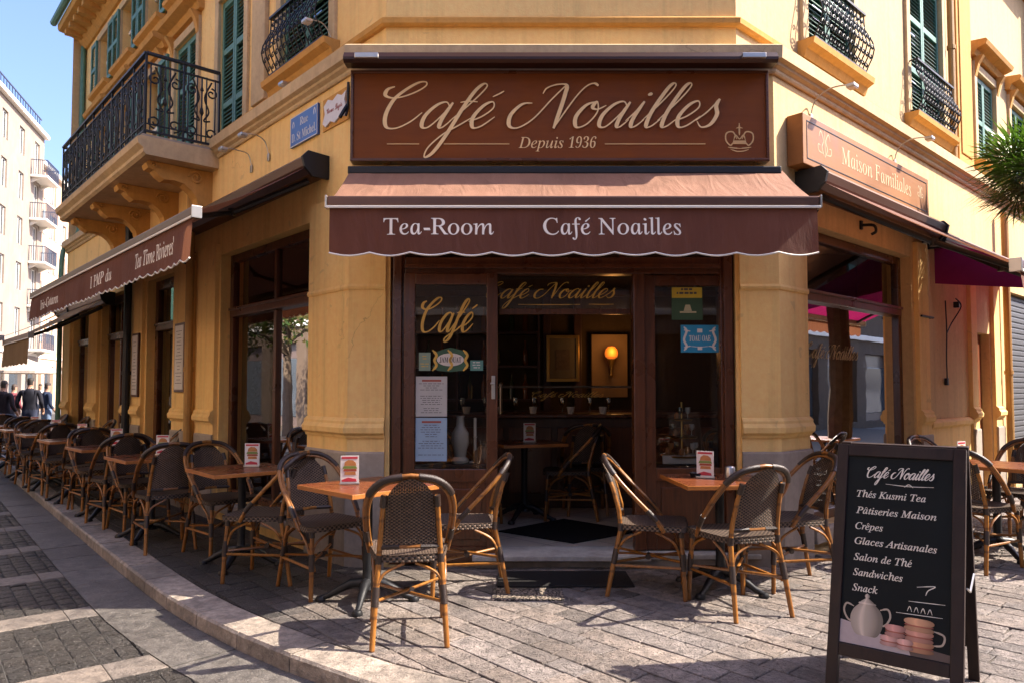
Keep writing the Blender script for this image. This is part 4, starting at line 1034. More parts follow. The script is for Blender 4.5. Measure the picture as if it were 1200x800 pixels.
# ================================================================== notices on the entrance glass
def lettered(parent, n, txt, style, a, b, z, cap, mat, y, off=0): return text(parent, n, txt, style, a, b, z, cap, mat, FC, y=y, off=off)
gy = -.02 + .025 - .006
t = on(FC, "window_lettering", "gilt handwritten word Café painted on the left entrance pane", "lettering", -.55, gy, 1.75)
script(t, "lettering", "Café", -.70, -.27, 1.80, .15, m_gilt, FC, y=gy, thick=.20, thin=.09, desc=.45)
m_glow = M_plain("pale_gilt", (.42, .30, .10), .5)
t = on(FC, "window_sticker", "yellow and green sticker with a white oval below the gilt Café", "sticker", -.5, gy, 1.5)
G().prism_xz([(-.62, 1.53), (-.59, 1.57), (-.60, 1.64), (-.55, 1.66), (-.48, 1.68), (-.40, 1.66), (-.36, 1.64), (-.37, 1.57), (-.34, 1.53), (-.38, 1.50), (-.48, 1.49), (-.58, 1.50)], gy - .003, gy).build("backing", M_plain("green_sticker", (.03, .09, .05), .5), t, FC)
ov = [(-.48 + .105 * math.cos(a), 1.585 + .05 * math.sin(a)) for a in [k * math.pi / 12 for k in range(24)]]; G().prism_xz(ov, gy - .005, gy - .002).build("oval", m_enamel, t, FC)
g = G()
for xx in (-.60, -.48, -.36): ribbon(g, [(xx - .02, 1.66), (xx + .012, 1.62), (xx - .004, 1.58), (xx + .012, 1.54), (xx - .02, 1.5)], .020, gy - .0055)
g.build("scrollwork", m_gilt, t, FC); lettered(t, "lettering", "JAM OUAT", "bold", -.565, -.395, 1.565, .04, m_ink, gy - .0056)
t = on(FC, "window_sticker", "small pale green square sticker left of the yellow oval one", "sticker", -.7, gy, 1.5)
G().box(-.725, -.635, gy - .003, gy, 1.50, 1.64).build("backing", M_plain("pale_green_sticker", (.2, .28, .22), .5), t, FC); lines(G(), -.715, -.645, 1.52, 1.62, 5, gy - .0032, h=.006).build("print", m_gilt, t, FC)
t = on(FC, "window_sticker", "small blue-green sticker right of the yellow oval one", "sticker", -.27, gy, 1.5)
G().box(-.325, -.225, gy - .003, gy, 1.5, 1.58).build("backing", M_plain("bluegreen_sticker", (.08, .22, .2), .5), t, FC); lines(G(), -.315, -.235, 1.51, 1.57, 3, gy - .0032, h=.007).build("print", m_enamel, t, FC)
for (z0, z1, c, lab) in ((1.145, 1.455, (.42, .42, .42), "upper printed menu sheet taped inside the left entrance pane"), (.80, 1.135, (.26, .37, .50), "lower bluish printed menu sheet taped inside the left entrance pane")):
    t = on(FC, "menu_sheet", lab, "menu sheet", -.62, gy, z0); G().box(-.748, -.505, gy - .003, gy, z0, z1).build("paper", M_plain("menu_paper", c, .6), t, FC)
    lines(G(), -.73, -.525, z0 + .02, z1 - .05, 15, gy - .0032).build("print", m_ink, t, FC); G().box(-.70, -.55, gy - .0036, gy - .003, z1 - .04, z1 - .025).build("heading", M_plain("red_ink", (.3, .06, .04), .6), t, FC)
gy2 = .06 + .025 - .006
t = on(FC, "window_sign", "bright blue sign with white scroll border on the right entrance pane", "sign", 1.47, gy2, 1.6)
X0, X1, Z0, Z1 = 1.335, 1.635, 1.645, 1.86
G().box(X0, X1, gy2 - .006, gy2, Z0, Z1, .002).build("panel", M_plain("sky_blue_panel", (.02, .23, .42), .4), t, FC)
g = G()
for s, xx in ((1, X0 + .025), (-1, X1 - .025)):
    ribbon(g, [(xx, Z0 + .015), (xx + s * .02, Z0 + .05), (xx + s * .0, Z0 + .1), (xx + s * .02, Z1 - .05), (xx, Z1 - .015)], .018, gy2 - .0065); ribbon(g, [(xx + s * .0, Z0 + .04), (xx + s * .05, Z0 + .05)], .014, gy2 - .0072); ribbon(g, [(xx, Z1 - .04), (xx + s * .05, Z1 - .05)], .014, gy2 - .0074)
ribbon(g, [((X0 + X1) / 2 - .09, Z0 + .05), ((X0 + X1) / 2, Z0 + .043), ((X0 + X1) / 2 + .09, Z0 + .05)], .005, gy2 - .0067)
g.box((X0 + X1) / 2 - .018, (X0 + X1) / 2 + .018, gy2 - .0075, gy2 - .005, Z0 + .02, Z0 + .045); g.box((X0 + X1) / 2 - .02, (X0 + X1) / 2 + .02, gy2 - .0075, gy2 - .005, Z1 - .06, Z1 - .03)
g.build("scrollwork", m_enamel, t, FC); lettered(t, "lettering", "TOAU OAE", "bold", X0 + .065, X1 - .065, Z0 + .088, .045, m_enamel, gy2 - .0066)
t = on(FC, "poster", "small yellow and green poster at the top of the right entrance pane", "poster", 1.36, gy2, 1.86)
G().box(1.265, 1.51, gy2 - .003, gy2, 1.90, 2.16).build("paper", M_plain("dark_green_print", (.03, .07, .03), .5), t, FC)
g = G(); g.box(1.268, 1.507, gy2 - .0042, gy2 - .002, 2.075, 2.158); g.build("yellow_band", M_plain("yellow_print", (.45, .32, .02), .5), t, FC)
g = G(); g.box(1.33, 1.46, gy2 - .0044, gy2 - .002, 1.955, 1.968); g.prism_xz([(1.36, 1.97), (1.425, 1.97), (1.41, 2.02), (1.375, 2.02)], gy2 - .0046, gy2 - .002); g.build("pale_print", M_plain("pale_print", (.4, .36, .22), .5), t, FC)
text(t, "lettering", "PASTIS", "bold", 1.30, 1.48, 2.10, .035, m_ink, FC, y=gy2 - .0045) if 0 else lines(G(), 1.29, 1.48, 2.09, 2.15, 2, gy2 - .0045, h=.016).build("print", m_ink, t, FC)
t = on(FC, "window_lettering", "gilt Café Noailles lettering on the glass above the open doorway", "lettering", .4, .185, 2.02)
script(t, "lettering", "Café Noailles", -.20, .83, 2.085, .075, m_gilt, FC, y=.182, thick=.22, thin=.07)
g = G(); ribbon(g, [(.05, 2.035), (.3, 2.033), (.55, 2.035)], .006, .182); ribbon(g, [(.62, 2.037), (.72, 2.035), (.82, 2.037)], .006, .182); g.build("flourish", m_gilt, t, FC)

# ================================================================== café chairs, tables and menu cards
m_bam = None
t = NT("bamboo_cane"); v = t.coord(scale=(1, 1, 1)); n = t.noise(t.coord(scale=(30, 30, 4)), 1.5, 4, .6, .5)
wv = t.n("TexWave", wave_type="BANDS", bands_direction="Z"); wv.inputs["Scale"].default_value = 1.9; wv.inputs["Distortion"].default_value = .6; t.l(v, wv.inputs[0])
ring = t.ramp(wv.outputs[0], [(.0, 1), (.05, 0)])
col = t.mix(t.ramp(n, [(.3, 0), (.72, 1)]), (.19, .07, .012), (.40, .165, .028)); col = t.mix(t.math("MULTIPLY", ring, .7), col, (.06, .02, .008)); oi = t.n("ObjectInfo"); col = t.mix(t.math("MULTIPLY", oi.outputs["Random"], .55), col, (.13, .045, .010))
scf = t.ramp(t.noise(t.coord(), 24, 4, .7), [(.60, 0), (.68, 1)]); col = t.mix(t.math("MULTIPLY", scf, .6), col, (.07, .03, .012)); t.set(col, t.ramp(n, [(.3, .25), (.7, .5)]), 0, .5); m_bam = t.m
m_bind = M_plain("dark_cane_binding", (.028, .016, .012), .4, 0, .5, .4, 60, .5)
m_weave = M_weave("woven_cane", (.010, .007, .006), (.12, .078, .052))
m_seatw = M_weave("woven_seat", (.016, .011, .009), (.13, .09, .065), .016, .016)
def chair(name, label, group):
    c = thing(name, label, "chair", group=group); MI = lambda s, P: [(s * p[0], *p[1:]) for p in P]
    fl = [(.205, -.215, .0), (.196, -.205, .22), (.186, -.19, .452)]; rl = [(.195, .285, .0), (.18, .235, .25), (.165, .195, .44), (.158, .205, .55), (.147, .245, .70), (.138, .285, .80)]
    hoop = [(.222, -.085, .435), (.236, -.02, .53), (.243, .09, .645), (.236, .185, .745), (.203, .255, .828), (.125, .300, .885), (0, .315, .905)]
    for s in (-1, 1):
        for P, rr in ((fl, (.0145, .0155, .0145)), (rl, (.0145, .016, .0155, .0145, .0135, .012))):
            L = G(); L.tube(MI(s, P), list(rr), 8); o = L.build("leg", m_bam, c, smooth=True, angle=60)
            b = G(); a_, b_ = Vector(P[0]), Vector(P[1]); a2 = Vector(P[2])
            q = [(b_ + (a2 - b_) * k) for k in (-.0, .33)]; q = [b_ + (a_ - b_) * .14, b_, q[1]]
            b.tube(MI(s, [tuple(x) for x in q]), .0195, 8)
            if P is rl: b.tube(MI(s, [(.166, .194, .425), (.162, .197, .475)]), .019, 8); b.tube(MI(s, [(.144, .262, .74), (.138, .285, .80)]), .018, 8)
            else: b.tube(MI(s, [(.189, -.193, .40), (.186, -.19, .448)]), .019, 8)
            b.apart("binding", m_bind, o, smooth=True, angle=60)
    full = catmull(MI(-1, hoop), 5)[:-1] + catmull([(p[0], p[1], p[2]) for p in hoop][::-1], 5)
    h = G(); h.tube(full, .0135, 8); hp = h.build("back_frame", m_bam, c, smooth=True, angle=60)
    inner_ = [(p.x * .93, p.y - .012, .435 + (p.z - .435) * .955) for p in full]; h = G(); h.tube(inner_, .0095, 7); h.build("inner_strand", m_bam, hp, smooth=True, angle=60)
    n = len(full); w = G(); w.tube(full[int(n * .30):int(n * .485)], .0185, 8); w.tube(full[int(n * .515) + 1:int(n * .70) + 1], .0185, 8); w.tube(full[int(n * .08):int(n * .12) + 1], .018, 8); w.tube(full[int(n * .88):int(n * .92) + 1], .018, 8); w.apart("binding", m_bind, hp, smooth=True, angle=60)
    b = G(); NU, NV = 12, 12
    for j in range(NV + 1):
        for i in range(NU + 1):
            u = i / NU * 2 - 1; v = j / NV; zt = .893 - .085 * u * u - .05 * u ** 6
            z = .525 + (zt - .525) * v; hw = .163 - .04 * (z - .525) / .37; yy = .197 + max(0, z - .5) * .19 + max(0, z - .6) ** 2 * .55 + .026 * (1 - u * u)
            b.uv[len(b.v)] = (u * hw, z); b.v.append(Vector((u * hw, yy, z)))
    b.f = [[j * (NU + 1) + i, j * (NU + 1) + i + 1, (j + 1) * (NU + 1) + i + 1, (j + 1) * (NU + 1) + i] for j in range(NV) for i in range(NU)]
    bk_ = b.build("backrest", m_weave, c, smooth=True)
    r = G(); r.tube([(-.16, .2, .515), (-.06, .222, .52), (.06, .222, .52), (.16, .2, .515)], .011, 7); r.build("lower_rail", m_bam, bk_, smooth=True); r = G()
    for s in (-1, 1): r.tube([(s * .16, .2, .515), (s * .055, .222, .52)], .0135, 7)
    r.apart("binding", m_bind, bk_, smooth=True)
    outl = [(x, y) for x, y in [(-.19, -.225), (-.10, -.235), (.10, -.235), (.19, -.225), (.222, -.19), (.215, -.05), (.185, .15), (.165, .195), (.10, .215), (-.10, .215), (-.165, .195), (-.185, .15), (-.215, -.05), (-.222, -.19)]]
    st = G(); RN_ = 6; K = len(outl)
    for k in range(RN_):
        f = 1 - k / RN_
        for (x, y) in outl: st.uv[len(st.v)] = (x * f, y * f); st.v.append(Vector((x * f, y * f - .005 * (1 - f), .472 - .012 * (1 - f * f))))
    st.uv[len(st.v)] = (0, 0); st.v.append(Vector((0, -.005, .46))); cI = len(st.v) - 1
    st.f = [[k * K + i, k * K + (i + 1) % K, (k + 1) * K + (i + 1) % K, (k + 1) * K + i] for k in range(RN_ - 1) for i in range(K)] + [[(RN_ - 1) * K + i, (RN_ - 1) * K + (i + 1) % K, cI] for i in range(K)]
    peri = [0]
    for i in range(1, K): peri.append(peri[-1] + math.hypot(outl[i][0] - outl[i - 1][0], outl[i][1] - outl[i - 1][1]))
    o = len(st.v)
    for z in (.472, .437):
        for i, (x, y) in enumerate(outl): st.uv[len(st.v)] = (peri[i], z); st.v.append(Vector((x * 1.02, y * 1.02, z)))
    st.f += [[o + i, o + K + i, o + K + (i + 1) % K, o + (i + 1) % K] for i in range(K)] + [[o + K + i for i in range(K)]]
    st.build("seat", m_seatw, c, smooth=True, angle=50)
    br = G()
    def arc(p, m, q): br.tube(catmull([p, m, q], 5), .0085, 6)
    for s in (-1, 1):
        arc((s * .182, .238, .27), (s * .145, .215, .37), (s * .03, .205, .43)); arc((s * .193, -.2, .27), (s * .16, -.205, .37), (s * .04, -.2, .43))
        arc((s * .194, -.19, .27), (s * .205, -.14, .37), (s * .198, -.03, .43)); arc((s * .182, .225, .27), (s * .19, .17, .37), (s * .195, .06, .43))
    br.apart("brace", m_bam, c, smooth=True, angle=60)
    x = G(); x.tube([(-.183, .24, .225), (.196, -.205, .225)], .0095, 6); x.tube([(.183, .24, .242), (-.196, -.205, .242)], .0095, 6)
    for s in (-1, 1): x.tube([(s * .184, .245, .205), (s * .197, -.207, .205)], .0095, 6)
    xo = x.apart("stretcher", m_bam, c, smooth=True, angle=60)[0]; y_ = G(); y_.tube([(-.03, .02, .233), (.03, .02, .233)], .02, 7); y_.build("binding", m_bind, xo, smooth=True)
    return c
GR = "woven bistro chairs on the terrace"
proto = chair("bistro_chair", "woven bistro chair seen from behind, closest of all to the kerb and camera", GR)
used = [False]
def put(x, y, f, label, z=0, group=GR):
    rz = math.atan2(f[0], -f[1])
    if not used[0]:
        used[0] = True; proto.location = (x, y, z); proto.rotation_euler = (0, 0, rz); proto["label"] = label; proto["group"] = group; return proto
    return dup(proto, (x, y, z), rz, label, group)
m_top = M_wood("table_top_wood", (.10, .026, .010), (.17, .048, .017), .25, .8, axis=0)
m_edge = M_wood("table_edge_wood", (.30, .10, .02), (.40, .15, .035), .35, 1, axis=0)
TG = "square terrace tables"
def table(label):
    t = thing("bistro_table", label, "table", group=TG); h = .325
    G().box(-h + .004, h - .004, -h + .004, h - .004, .715, .742, .004).build("table_top", m_top, t); e = G()
    for (a, b, c, d) in ((-h, h, -h, -h + .012), (-h, h, h - .012, h), (-h, -h + .012, -h + .012, h - .012), (h - .012, h, -h + .012, h - .012)): e.box(a, b, c, d, .712, .7405, .003)
    e.build("edging", m_edge, t)
    p = G(); p.lathe([(.055, .08), (.05, .1), (.034, .13), (.03, .2), (.03, .66), (.04, .69), (.12, .70), (.12, .712)], 0, 0, 14); p.build("column", m_iron, t, smooth=True, angle=40)
    b = G()
    for k in range(4):
        a = k * math.pi / 2 + math.pi / 4; c, s = math.cos(a), math.sin(a)
        P = [(.02, .12), (.10, .115), (.18, .075), (.25, .035), (.30, .02)]; b.tube([(c * q, s * q, z) for q, z in P], [.034, .03, .025, .02, .016], 8); b.lathe([(.0, 0), (.034, 0), (.036, .012), (.026, .03), (0, .034)], c * .30, s * .30, 10)
    b.build("base", m_iron, t, smooth=True, angle=50); return t
m_card = M_plain("printed_card", (.68, .64, .60), .4, 0, .5, .04); m_red = M_plain("red_print", (.48, .03, .05), .5); m_bun = M_plain("bun_print", (.42, .17, .05), .5, 0, .5, .3, 60); m_meat = M_plain("filling_print", (.30, .06, .03), .5, 0, .5, .4, 80); m_leaf_p = M_plain("salad_print", (.16, .22, .04), .5)
def card(label):
    t = thing("menu_card", label, "menu card", group="menu cards standing on the tables")
    G().box(-.062, .062, -.022, .022, 0, .012, .003).build("holder", m_steel, t); G().box(-.058, .058, -.003, .003, .01, .185).build("sheet", m_card, t)
    for s in (-1, 1):
        y0, y1 = (-.0045, -.0031) if s < 0 else (.0031, .0045); d = -.0006 * (1 if s < 0 else -1)
        g = G(); g.prism_xz([(-.05, .03), (-.01, .045), (.04, .035), (.045, .018), (-.048, .018)], y0, y1); g.box(-.05, .05, y0, y1, .165, .178); g.apart("red_print", m_red, t)
        g = G(); g.prism_xz([(-.035, .12), (-.03, .145), (-.01, .158), (.02, .155), (.038, .14), (.042, .12)], y0, y1); g.prism_xz([(-.034, .062), (.04, .062), (.036, .082), (-.03, .082)], y0, y1); g.apart("bun_print", m_bun, t)
        g = G(); g.prism_xz([(-.04, .085), (.045, .085), (.042, .1), (-.036, .1)], y0, y1); g.build("filling_print", m_meat, t); g = G(); g.prism_xz([(-.045, .102), (.048, .102), (.04, .118), (-.038, .118)], y0, y1); g.build("salad_print", m_leaf_p, t)
    return t
ct0 = card("menu card with burger picture on the table nearest the kerb corner"); tb0 = table("square wooden table on iron foot nearest the kerb corner")
tu = [0]
def set_table(x, y, rz, label, clabel, coff=(0, 0), crot=0, z=0, g1=TG, g2="menu cards standing on the tables"):
    if tu[0] == 0:
        tb0.location = (x, y, z); tb0.rotation_euler = (0, 0, rz); tb0["label"] = label; T = tb0
    else: T = dup(tb0, (x, y, z), rz, label, g1)
    if clabel:
        loc = (x + coff[0], y + coff[1], z + .743)
        if tu[0] == 0: ct0.location = loc; ct0.rotation_euler = (0, 0, crot); ct0["label"] = clabel
        else: dup(ct0, loc, crot, clabel, g2)
    tu[0] += 1; return T
r_ = Vector((-.677, .736)); nW = Vector((-.741, -.671)); LA = math.atan2(r_.y, r_.x)
set_table(-.93, 4.72, LA + .04, "square reddish wooden table left of the entrance, nearest the kerb corner", "menu card with burger picture on the table left of the entrance", (-.12, .0), R(8))
put(-.58, 4.13, (-.16, .97), "woven chair seen square from behind in the foreground left of the entrance")
put(-.33, 5.02, (-1, -.12), "woven chair just left of the doorway, its back to the open door")
put(-1.28, 4.99, (-r_.x, -r_.y), "woven chair at the left side of the reddish table left of the entrance")
ords = ["second", "third", "fourth", "fifth", "sixth", "seventh", "eighth", "ninth"]
tpos = [(-2.1, 5.68), (-3.3, 6.70), (-4.33, 7.80), (-5.36, 8.91), (-6.39, 10.03), (-7.42, 11.15), (-8.45, 12.27), (-9.5, 13.4)]
rr = random.Random(4)
for k, (x, y) in enumerate(tpos):
    a = LA + rr.uniform(-.04, .04)
    set_table(x, y, a, f"orange-edged wooden table, {ords[k]} from the entrance in the row along the left street", f"menu card on the {ords[k]} table of the row along the left street" if k < 6 else None, (.04, .1), R(10 + rr.uniform(-12, 12)))
    for s, lab in ((1, "far"), (-1, "near")):
        d = .50 + rr.uniform(-.03, .03); w = rr.uniform(-.25, .25); o = rr.uniform(-.05, .05)
        f = (-s * r_.x + nW.x * w * .6, -s * r_.y + nW.y * w * .6); p = Vector((x, y)) + r_ * s * d + nW * o
        if k == 0 and s < 0: p = Vector((-1.78, 5.30)); f = (-.99, .15)
        put(p.x, p.y, f, f"woven chair on the {lab} side of the {ords[k]} table in the left street row")
    if k in (2, 4, 5, 6): 
        p = Vector((x, y)) - nW * .5; put(p.x, p.y, (nW.x, nW.y), f"woven chair against the wall behind the {ords[k]} table in the left street row")
set_table(1.42, 5.0, R(4), "reddish wooden table right of the entrance between three woven chairs", "folded menu card on the table right of the entrance", (-.08, .06), R(-25))
put(.94, 4.95, (1, -.2), "woven chair just right of the doorway, facing right toward its table")
put(1.40, 4.60, (-.30, .95), "woven chair right of the entrance seen from behind, nearest the chalkboard stand")
put(1.92, 5.12, (-1, -.15), "woven chair by the right corner pier, facing left toward the table")
set_table(3.98, 6.0, R(42), "wooden table behind the chalkboard stand on the right side street", "menu card on the table behind the chalkboard stand", (-.28, .0), R(30))
put(3.60, 5.66, (.85, .5), "woven chair with an orange front leg just behind the chalkboard's edge")
put(4.45, 6.38, (-.8, -.6), "woven chair on the far side of the table behind the chalkboard")
put(4.30, 5.55, (-.6, .8), "woven chair at the right picture edge beside the side street table")
put(4.05, 6.75, (.5, -.8), "woven chair against the right street wall behind the side street table")
set_table(5.6, 7.35, R(42), "second wooden table on the right side street near the right picture edge", None)
put(5.2, 7.05, (.74, .67), "woven chair at the second side street table near the right picture edge")

for (xx, yy, n_, lab, mat_) in ((1.50, 5.02, "sugar_jar", "small glass jar beside the menu card on the table right of the entrance", m_steel), (1.30, 5.12, "ashtray", "small dark ashtray on the table right of the entrance", m_iron), (-.80, 4.80, "ashtray", "small dark ashtray on the reddish table left of the entrance", m_iron)):
    g = G(); g.lathe([(0, 0), (.034, 0), (.036, .01), (.034, .075), (.026, .085), (.0, .088)] if n_ == "sugar_jar" else [(0, 0), (.045, 0), (.055, .028), (.05, .03), (.04, .01), (0, .008)], 0, 0, 14); o = g.build(n_, mat_, None, smooth=True, angle=40); o.location = (xx, yy, .743); tag(o, lab, "jar" if n_ == "sugar_jar" else "ashtray")
# ================================================================== chalkboard stand
ab = thing("menu_stand", "black folding chalkboard stand with white handwritten menu and macaron picture", "sandwich board", (1.645, 3.21, 0), R(-39))
LN = R(-15.2); AM = Frame((0, 0, 0), 0); AM.m = ab.matrix_world @ Matrix.Rotation(LN, 4, "X"); W_, L_ = .27, 1.125
m_abf = M_wood("dark_stand_wood", (.014, .007, .006), (.026, .012, .009), .5, spec=.3); m_slate = M_plain("chalkboard", (.0055, .0075, .008), .7, 0, .2, .5, 4)
m_chalk = M_plain("chalk_white", (.75, .68, .58), .8, 0, .2, .1, 60)
g = G(); g.box(-W_, -W_ + .05, -.018, .018, .0, L_, .004); g.box(W_ - .05, W_, -.018, .018, .0, L_, .004); g.box(-W_ + .05, W_ - .05, -.017, .017, L_ - .055, L_ - .001, .004); g.box(-W_ + .05, W_ - .05, -.017, .017, .15, .205, .004); g.build("frame", m_abf, ab, AM)
G().box(-W_ + .05, W_ - .05, -.006, .008, .205, L_ - .055).build("board", m_slate, ab, AM)
bx0, bx1, bz1, bz0 = -W_ + .05, W_ - .05, L_ - .055, .205; bw, bh = bx1 - bx0, bz1 - bz0
script(ab, "lettering", "Café Noailles", bx0 + bw * .2, bx0 + bw * .84, bz1 - bh * .115, .030, m_chalk, AM, y=-.0065, thick=.26, thin=.12)
g = G(); ribbon(g, [(bx0 + bw * .38, bz1 - bh * .145), (bx0 + bw * .6, bz1 - bh * .15), (bx0 + bw * .83, bz1 - bh * .145)], .003, -.0065); ribbon(g, [(bx0 + bw * .56, bz1 - bh * .155), (bx0 + bw * .6, bz1 - bh * .14), (bx0 + bw * .64, bz1 - bh * .155)], .004, -.0075)
for (q, a, b) in ((.735, .63, .95), (.80, .52, .93)): ribbon(g, [(bx0 + bw * a, bz1 - bh * q), (bx0 + bw * (a + b) / 2, bz1 - bh * (q - .004)), (bx0 + bw * b, bz1 - bh * (q - .008))], .003, -.0066)
ribbon(g, [(bx0 + bw * .7, bz1 - bh * .66), (bx0 + bw * .86, bz1 - bh * .645), (bx0 + bw * .8, bz1 - bh * .67), (bx0 + bw * .78, bz1 - bh * .695)], .004, -.0068)
for i in range(4): ribbon(g, [(bx0 + bw * (.62 + i * .06), bz1 - bh * .785), (bx0 + bw * (.64 + i * .06), bz1 - bh * .76), (bx0 + bw * (.66 + i * .06), bz1 - bh * .785)], .003, -.0066)
g.apart("chalk_mark", m_chalk, ab, AM)
for s, q, a, b in (("Thés Kusmi Tea", .225, .1, .76), ("Pâtiseries Maison", .315, .1, .86), ("Crêpes", .40, .1, .37), ("Glaces Artisanales", .48, .1, .87), ("Salon de Thé", .565, .1, .65), ("Sandwiches", .645, .1, .57), ("Snack", .725, .1, .345)):
    text(ab, "lettering", s, "it", bx0 + bw * a, bx0 + bw * b, bz1 - bh * q, .031, m_chalk, AM, y=-.0065, off=.010)
# the printed picture of a pot and macarons along the board's foot
pz = lambda q: bz0 + bh * q; px = lambda q: bx0 + bw * q
def disc(cx, cz, rx, rz_, n=24): return [(cx + rx * math.cos(2 * math.pi * k / n), cz + rz_ * math.sin(2 * math.pi * k / n)) for k in range(n)]
def flat(name, pts, col, lev, smooth=.5):
    m = M_plain(name, col, .5, 0, .4, .12, 40); G().prism_xz(pts, -.0066 - lev * .0006, -.0062).build(name, m, ab, AM)
flat("printed_cloth", [(px(.0), pz(.004)), (px(.0), pz(.12)), (px(.25), pz(.10)), (px(.45), pz(.07)), (px(.62), pz(.06)), (px(.66), pz(.004))], (.42, .34, .34), 1)
flat("printed_table", [(px(.66), pz(.004)), (px(.62), pz(.06)), (px(.8), pz(.05)), (px(1), pz(.04)), (px(1), pz(.004))], (.10, .065, .055), 1)
tp = NT("printed_picture"); ta = tp.n("Attribute", attribute_name="tone"); tp.set(ta.outputs["Color"], .5, 0, .3); m_print = tp.m
def shade(c, k): return tuple(min(.95, q * k) for q in c)
def printed(name, rows, c, lev, hi=.33, lo=.35, spec=.5):
    """a round form printed on the board: rows of (z, left, right), toned across like the picture it copies"""
    g = G(); N = 16
    for (z, a, b) in rows:
        for i in range(N + 1):
            u = i / N; d = (u - hi) / .62; k = max(lo, 1.12 - .85 * d * d) + spec * math.exp(-((u - hi) / .07) ** 2) + .12 * math.exp(-((u - .95) / .05) ** 2)
            g.col[len(g.v)] = shade(c, k); g.v.append(Vector((px(a + (b - a) * u), -.0066 - lev * .0005, pz(z))))
    g.f = [[j * (N + 1) + i, j * (N + 1) + i + 1, (j + 1) * (N + 1) + i + 1, (j + 1) * (N + 1) + i] for j in range(len(rows) - 1) for i in range(N)]
    return g.build(name, m_print, ab, AM, smooth=True)
def rowsof(ctrl, n=5):
    P = catmull([(z, a, b) for z, a, b in ctrl], n); return [(p.x, p.y, p.z) for p in P]
printed("printed_pot", rowsof([(.055, .17, .33), (.065, .14, .36), (.10, .105, .395), (.145, .095, .405), (.185, .125, .38), (.212, .175, .33), (.222, .19, .31)]), (.40, .33, .27), 3)
printed("printed_lid", rowsof([(.218, .185, .315), (.226, .19, .31), (.238, .22, .28), (.245, .235, .265), (.25, .228, .272), (.26, .228, .272), (.268, .245, .255)]), (.42, .35, .29), 4)
printed("printed_rim", rowsof([(.213, .172, .333), (.217, .168, .337), (.222, .178, .325)]), (.55, .46, .38), 5, spec=.3)
g = G()
for s, c in ((-1, .115), (1, .385)): ribbon(g, [(px(c), pz(.115)), (px(c + s * .05), pz(.13)), (px(c + s * .085), pz(.17)), (px(c + s * .06), pz(.205)), (px(c - s * .01), pz(.195))], .008, -.0079)
ribbon(g, [(px(.84), pz(.07)), (px(.93), pz(.08)), (px(.945), pz(.125)), (px(.84), pz(.14))], .008, -.0079)
g.apart("printed_handle", M_plain("printed_handle", (.40, .32, .25), .5), ab, AM)
def mac(cx, cz, w, h, lev, c):
    ell = lambda z0, hh, ww, n=7: [(z0 + hh * math.sin(t), cx - ww * max(.25, math.cos(t)) ** .5, cx + ww * max(.25, math.cos(t)) ** .5) for t in [(-1 + 2 * i / n) * 1.45 for i in range(n + 1)]]
    printed("printed_shell", ell(cz - h * .5, h * .42, w), shade(c, .72), lev, .4, .4, .1); printed("printed_filling", ell(cz, h * .2, w * .96), (.34, .10, .07), lev + 1, .4, .5, .05); printed("printed_shell", ell(cz + h * .55, h * .55, w), c, lev + 2, .38, .45, .22)
mac(.73, .050, .135, .030, 5, (.50, .24, .13)); mac(.73, .100, .13, .030, 9, (.55, .26, .19)); mac(.73, .152, .135, .032, 13, (.58, .30, .17))
mac(.47, .052, .09, .026, 5, (.60, .33, .29)); mac(.61, .048, .075, .026, 9, (.62, .34, .29)); mac(.52, .104, .095, .030, 13, (.54, .26, .22))
g = G(); BM = Frame((0, 0, 0), 0); BM.m = ab.matrix_world @ Matrix.Translation((0, .52, 0)) @ Matrix.Rotation(R(8.6), 4, "X"); L2 = 1.11
g.box(-W_, -W_ + .045, -.015, .015, .0, L2, .004); g.box(W_ - .045, W_, -.015, .015, .0, L2, .004); g.box(-W_ + .045, W_ - .045, -.014, .014, L2 - .06, L2 - .004, .004); g.box(-W_ + .045, W_ - .045, -.014, .014, .16, .205, .004); g.box(-W_ + .045, W_ - .045, -.006, .006, .205, L2 - .06); g.build("rear_panel", m_abf, ab, BM)
g = G(); g.tube([(W_ + .004, .16, .5), (W_ + .005, .24, .47), (W_ + .004, .38, .52)], .005, 5); F_ = Frame((0, 0, 0), 0); F_.m = ab.matrix_world; g.build("stay", m_steel, ab, F_)

# ================================================================== mats at the door
m_grid = M_weave("rubber_grid", (.012, .011, .010), (.05, .045, .04), .03, .03); 
g = G(); g.box(-.10, .84, -.63, -.22, .004, .016, .004); mt = M_plain("black_rubber_mat", (.014, .013, .013), .7, 0, .3, .4, 90, .8); tag(g.build("door_mat", mt, None, FC), "black rubber door mat on the paving before the marble step", "door mat")
t = NT("cast_drain_grating"); v = t.coord(scale=(38, 60, 38)); vo = t.n("TexVoronoi", feature="DISTANCE_TO_EDGE"); vo.inputs["Scale"].default_value = 1; t.l(v, vo.inputs[0])
e = t.ramp(vo.outputs[0], [(.08, 0), (.22, 1)]); t.set(t.mix(e, (.02, .017, .014), (.34, .27, .21)), .6, 0, .4); t.bump(e, .9, .008)
tag(G().box(-.13, .34, -.93, -.66, -.003, .010, .004).build("grating", t.m, None, FC), "small patterned cast plate set in the paving before the rubber mat", "grating")
m_in = M_plain("dark_carpet", (.012, .011, .011), .95, 0, .1, .3, 50)
g = G(); g.prism_xy([(-.12, 6.45), (.5, 5.96), (1.12, 6.45), (.5, 7.05)], FZ + .002, FZ + .012); tag(g.build("floor_mat", m_in, None), "dark diamond-shaped mat on the tiles inside the doorway", "mat")
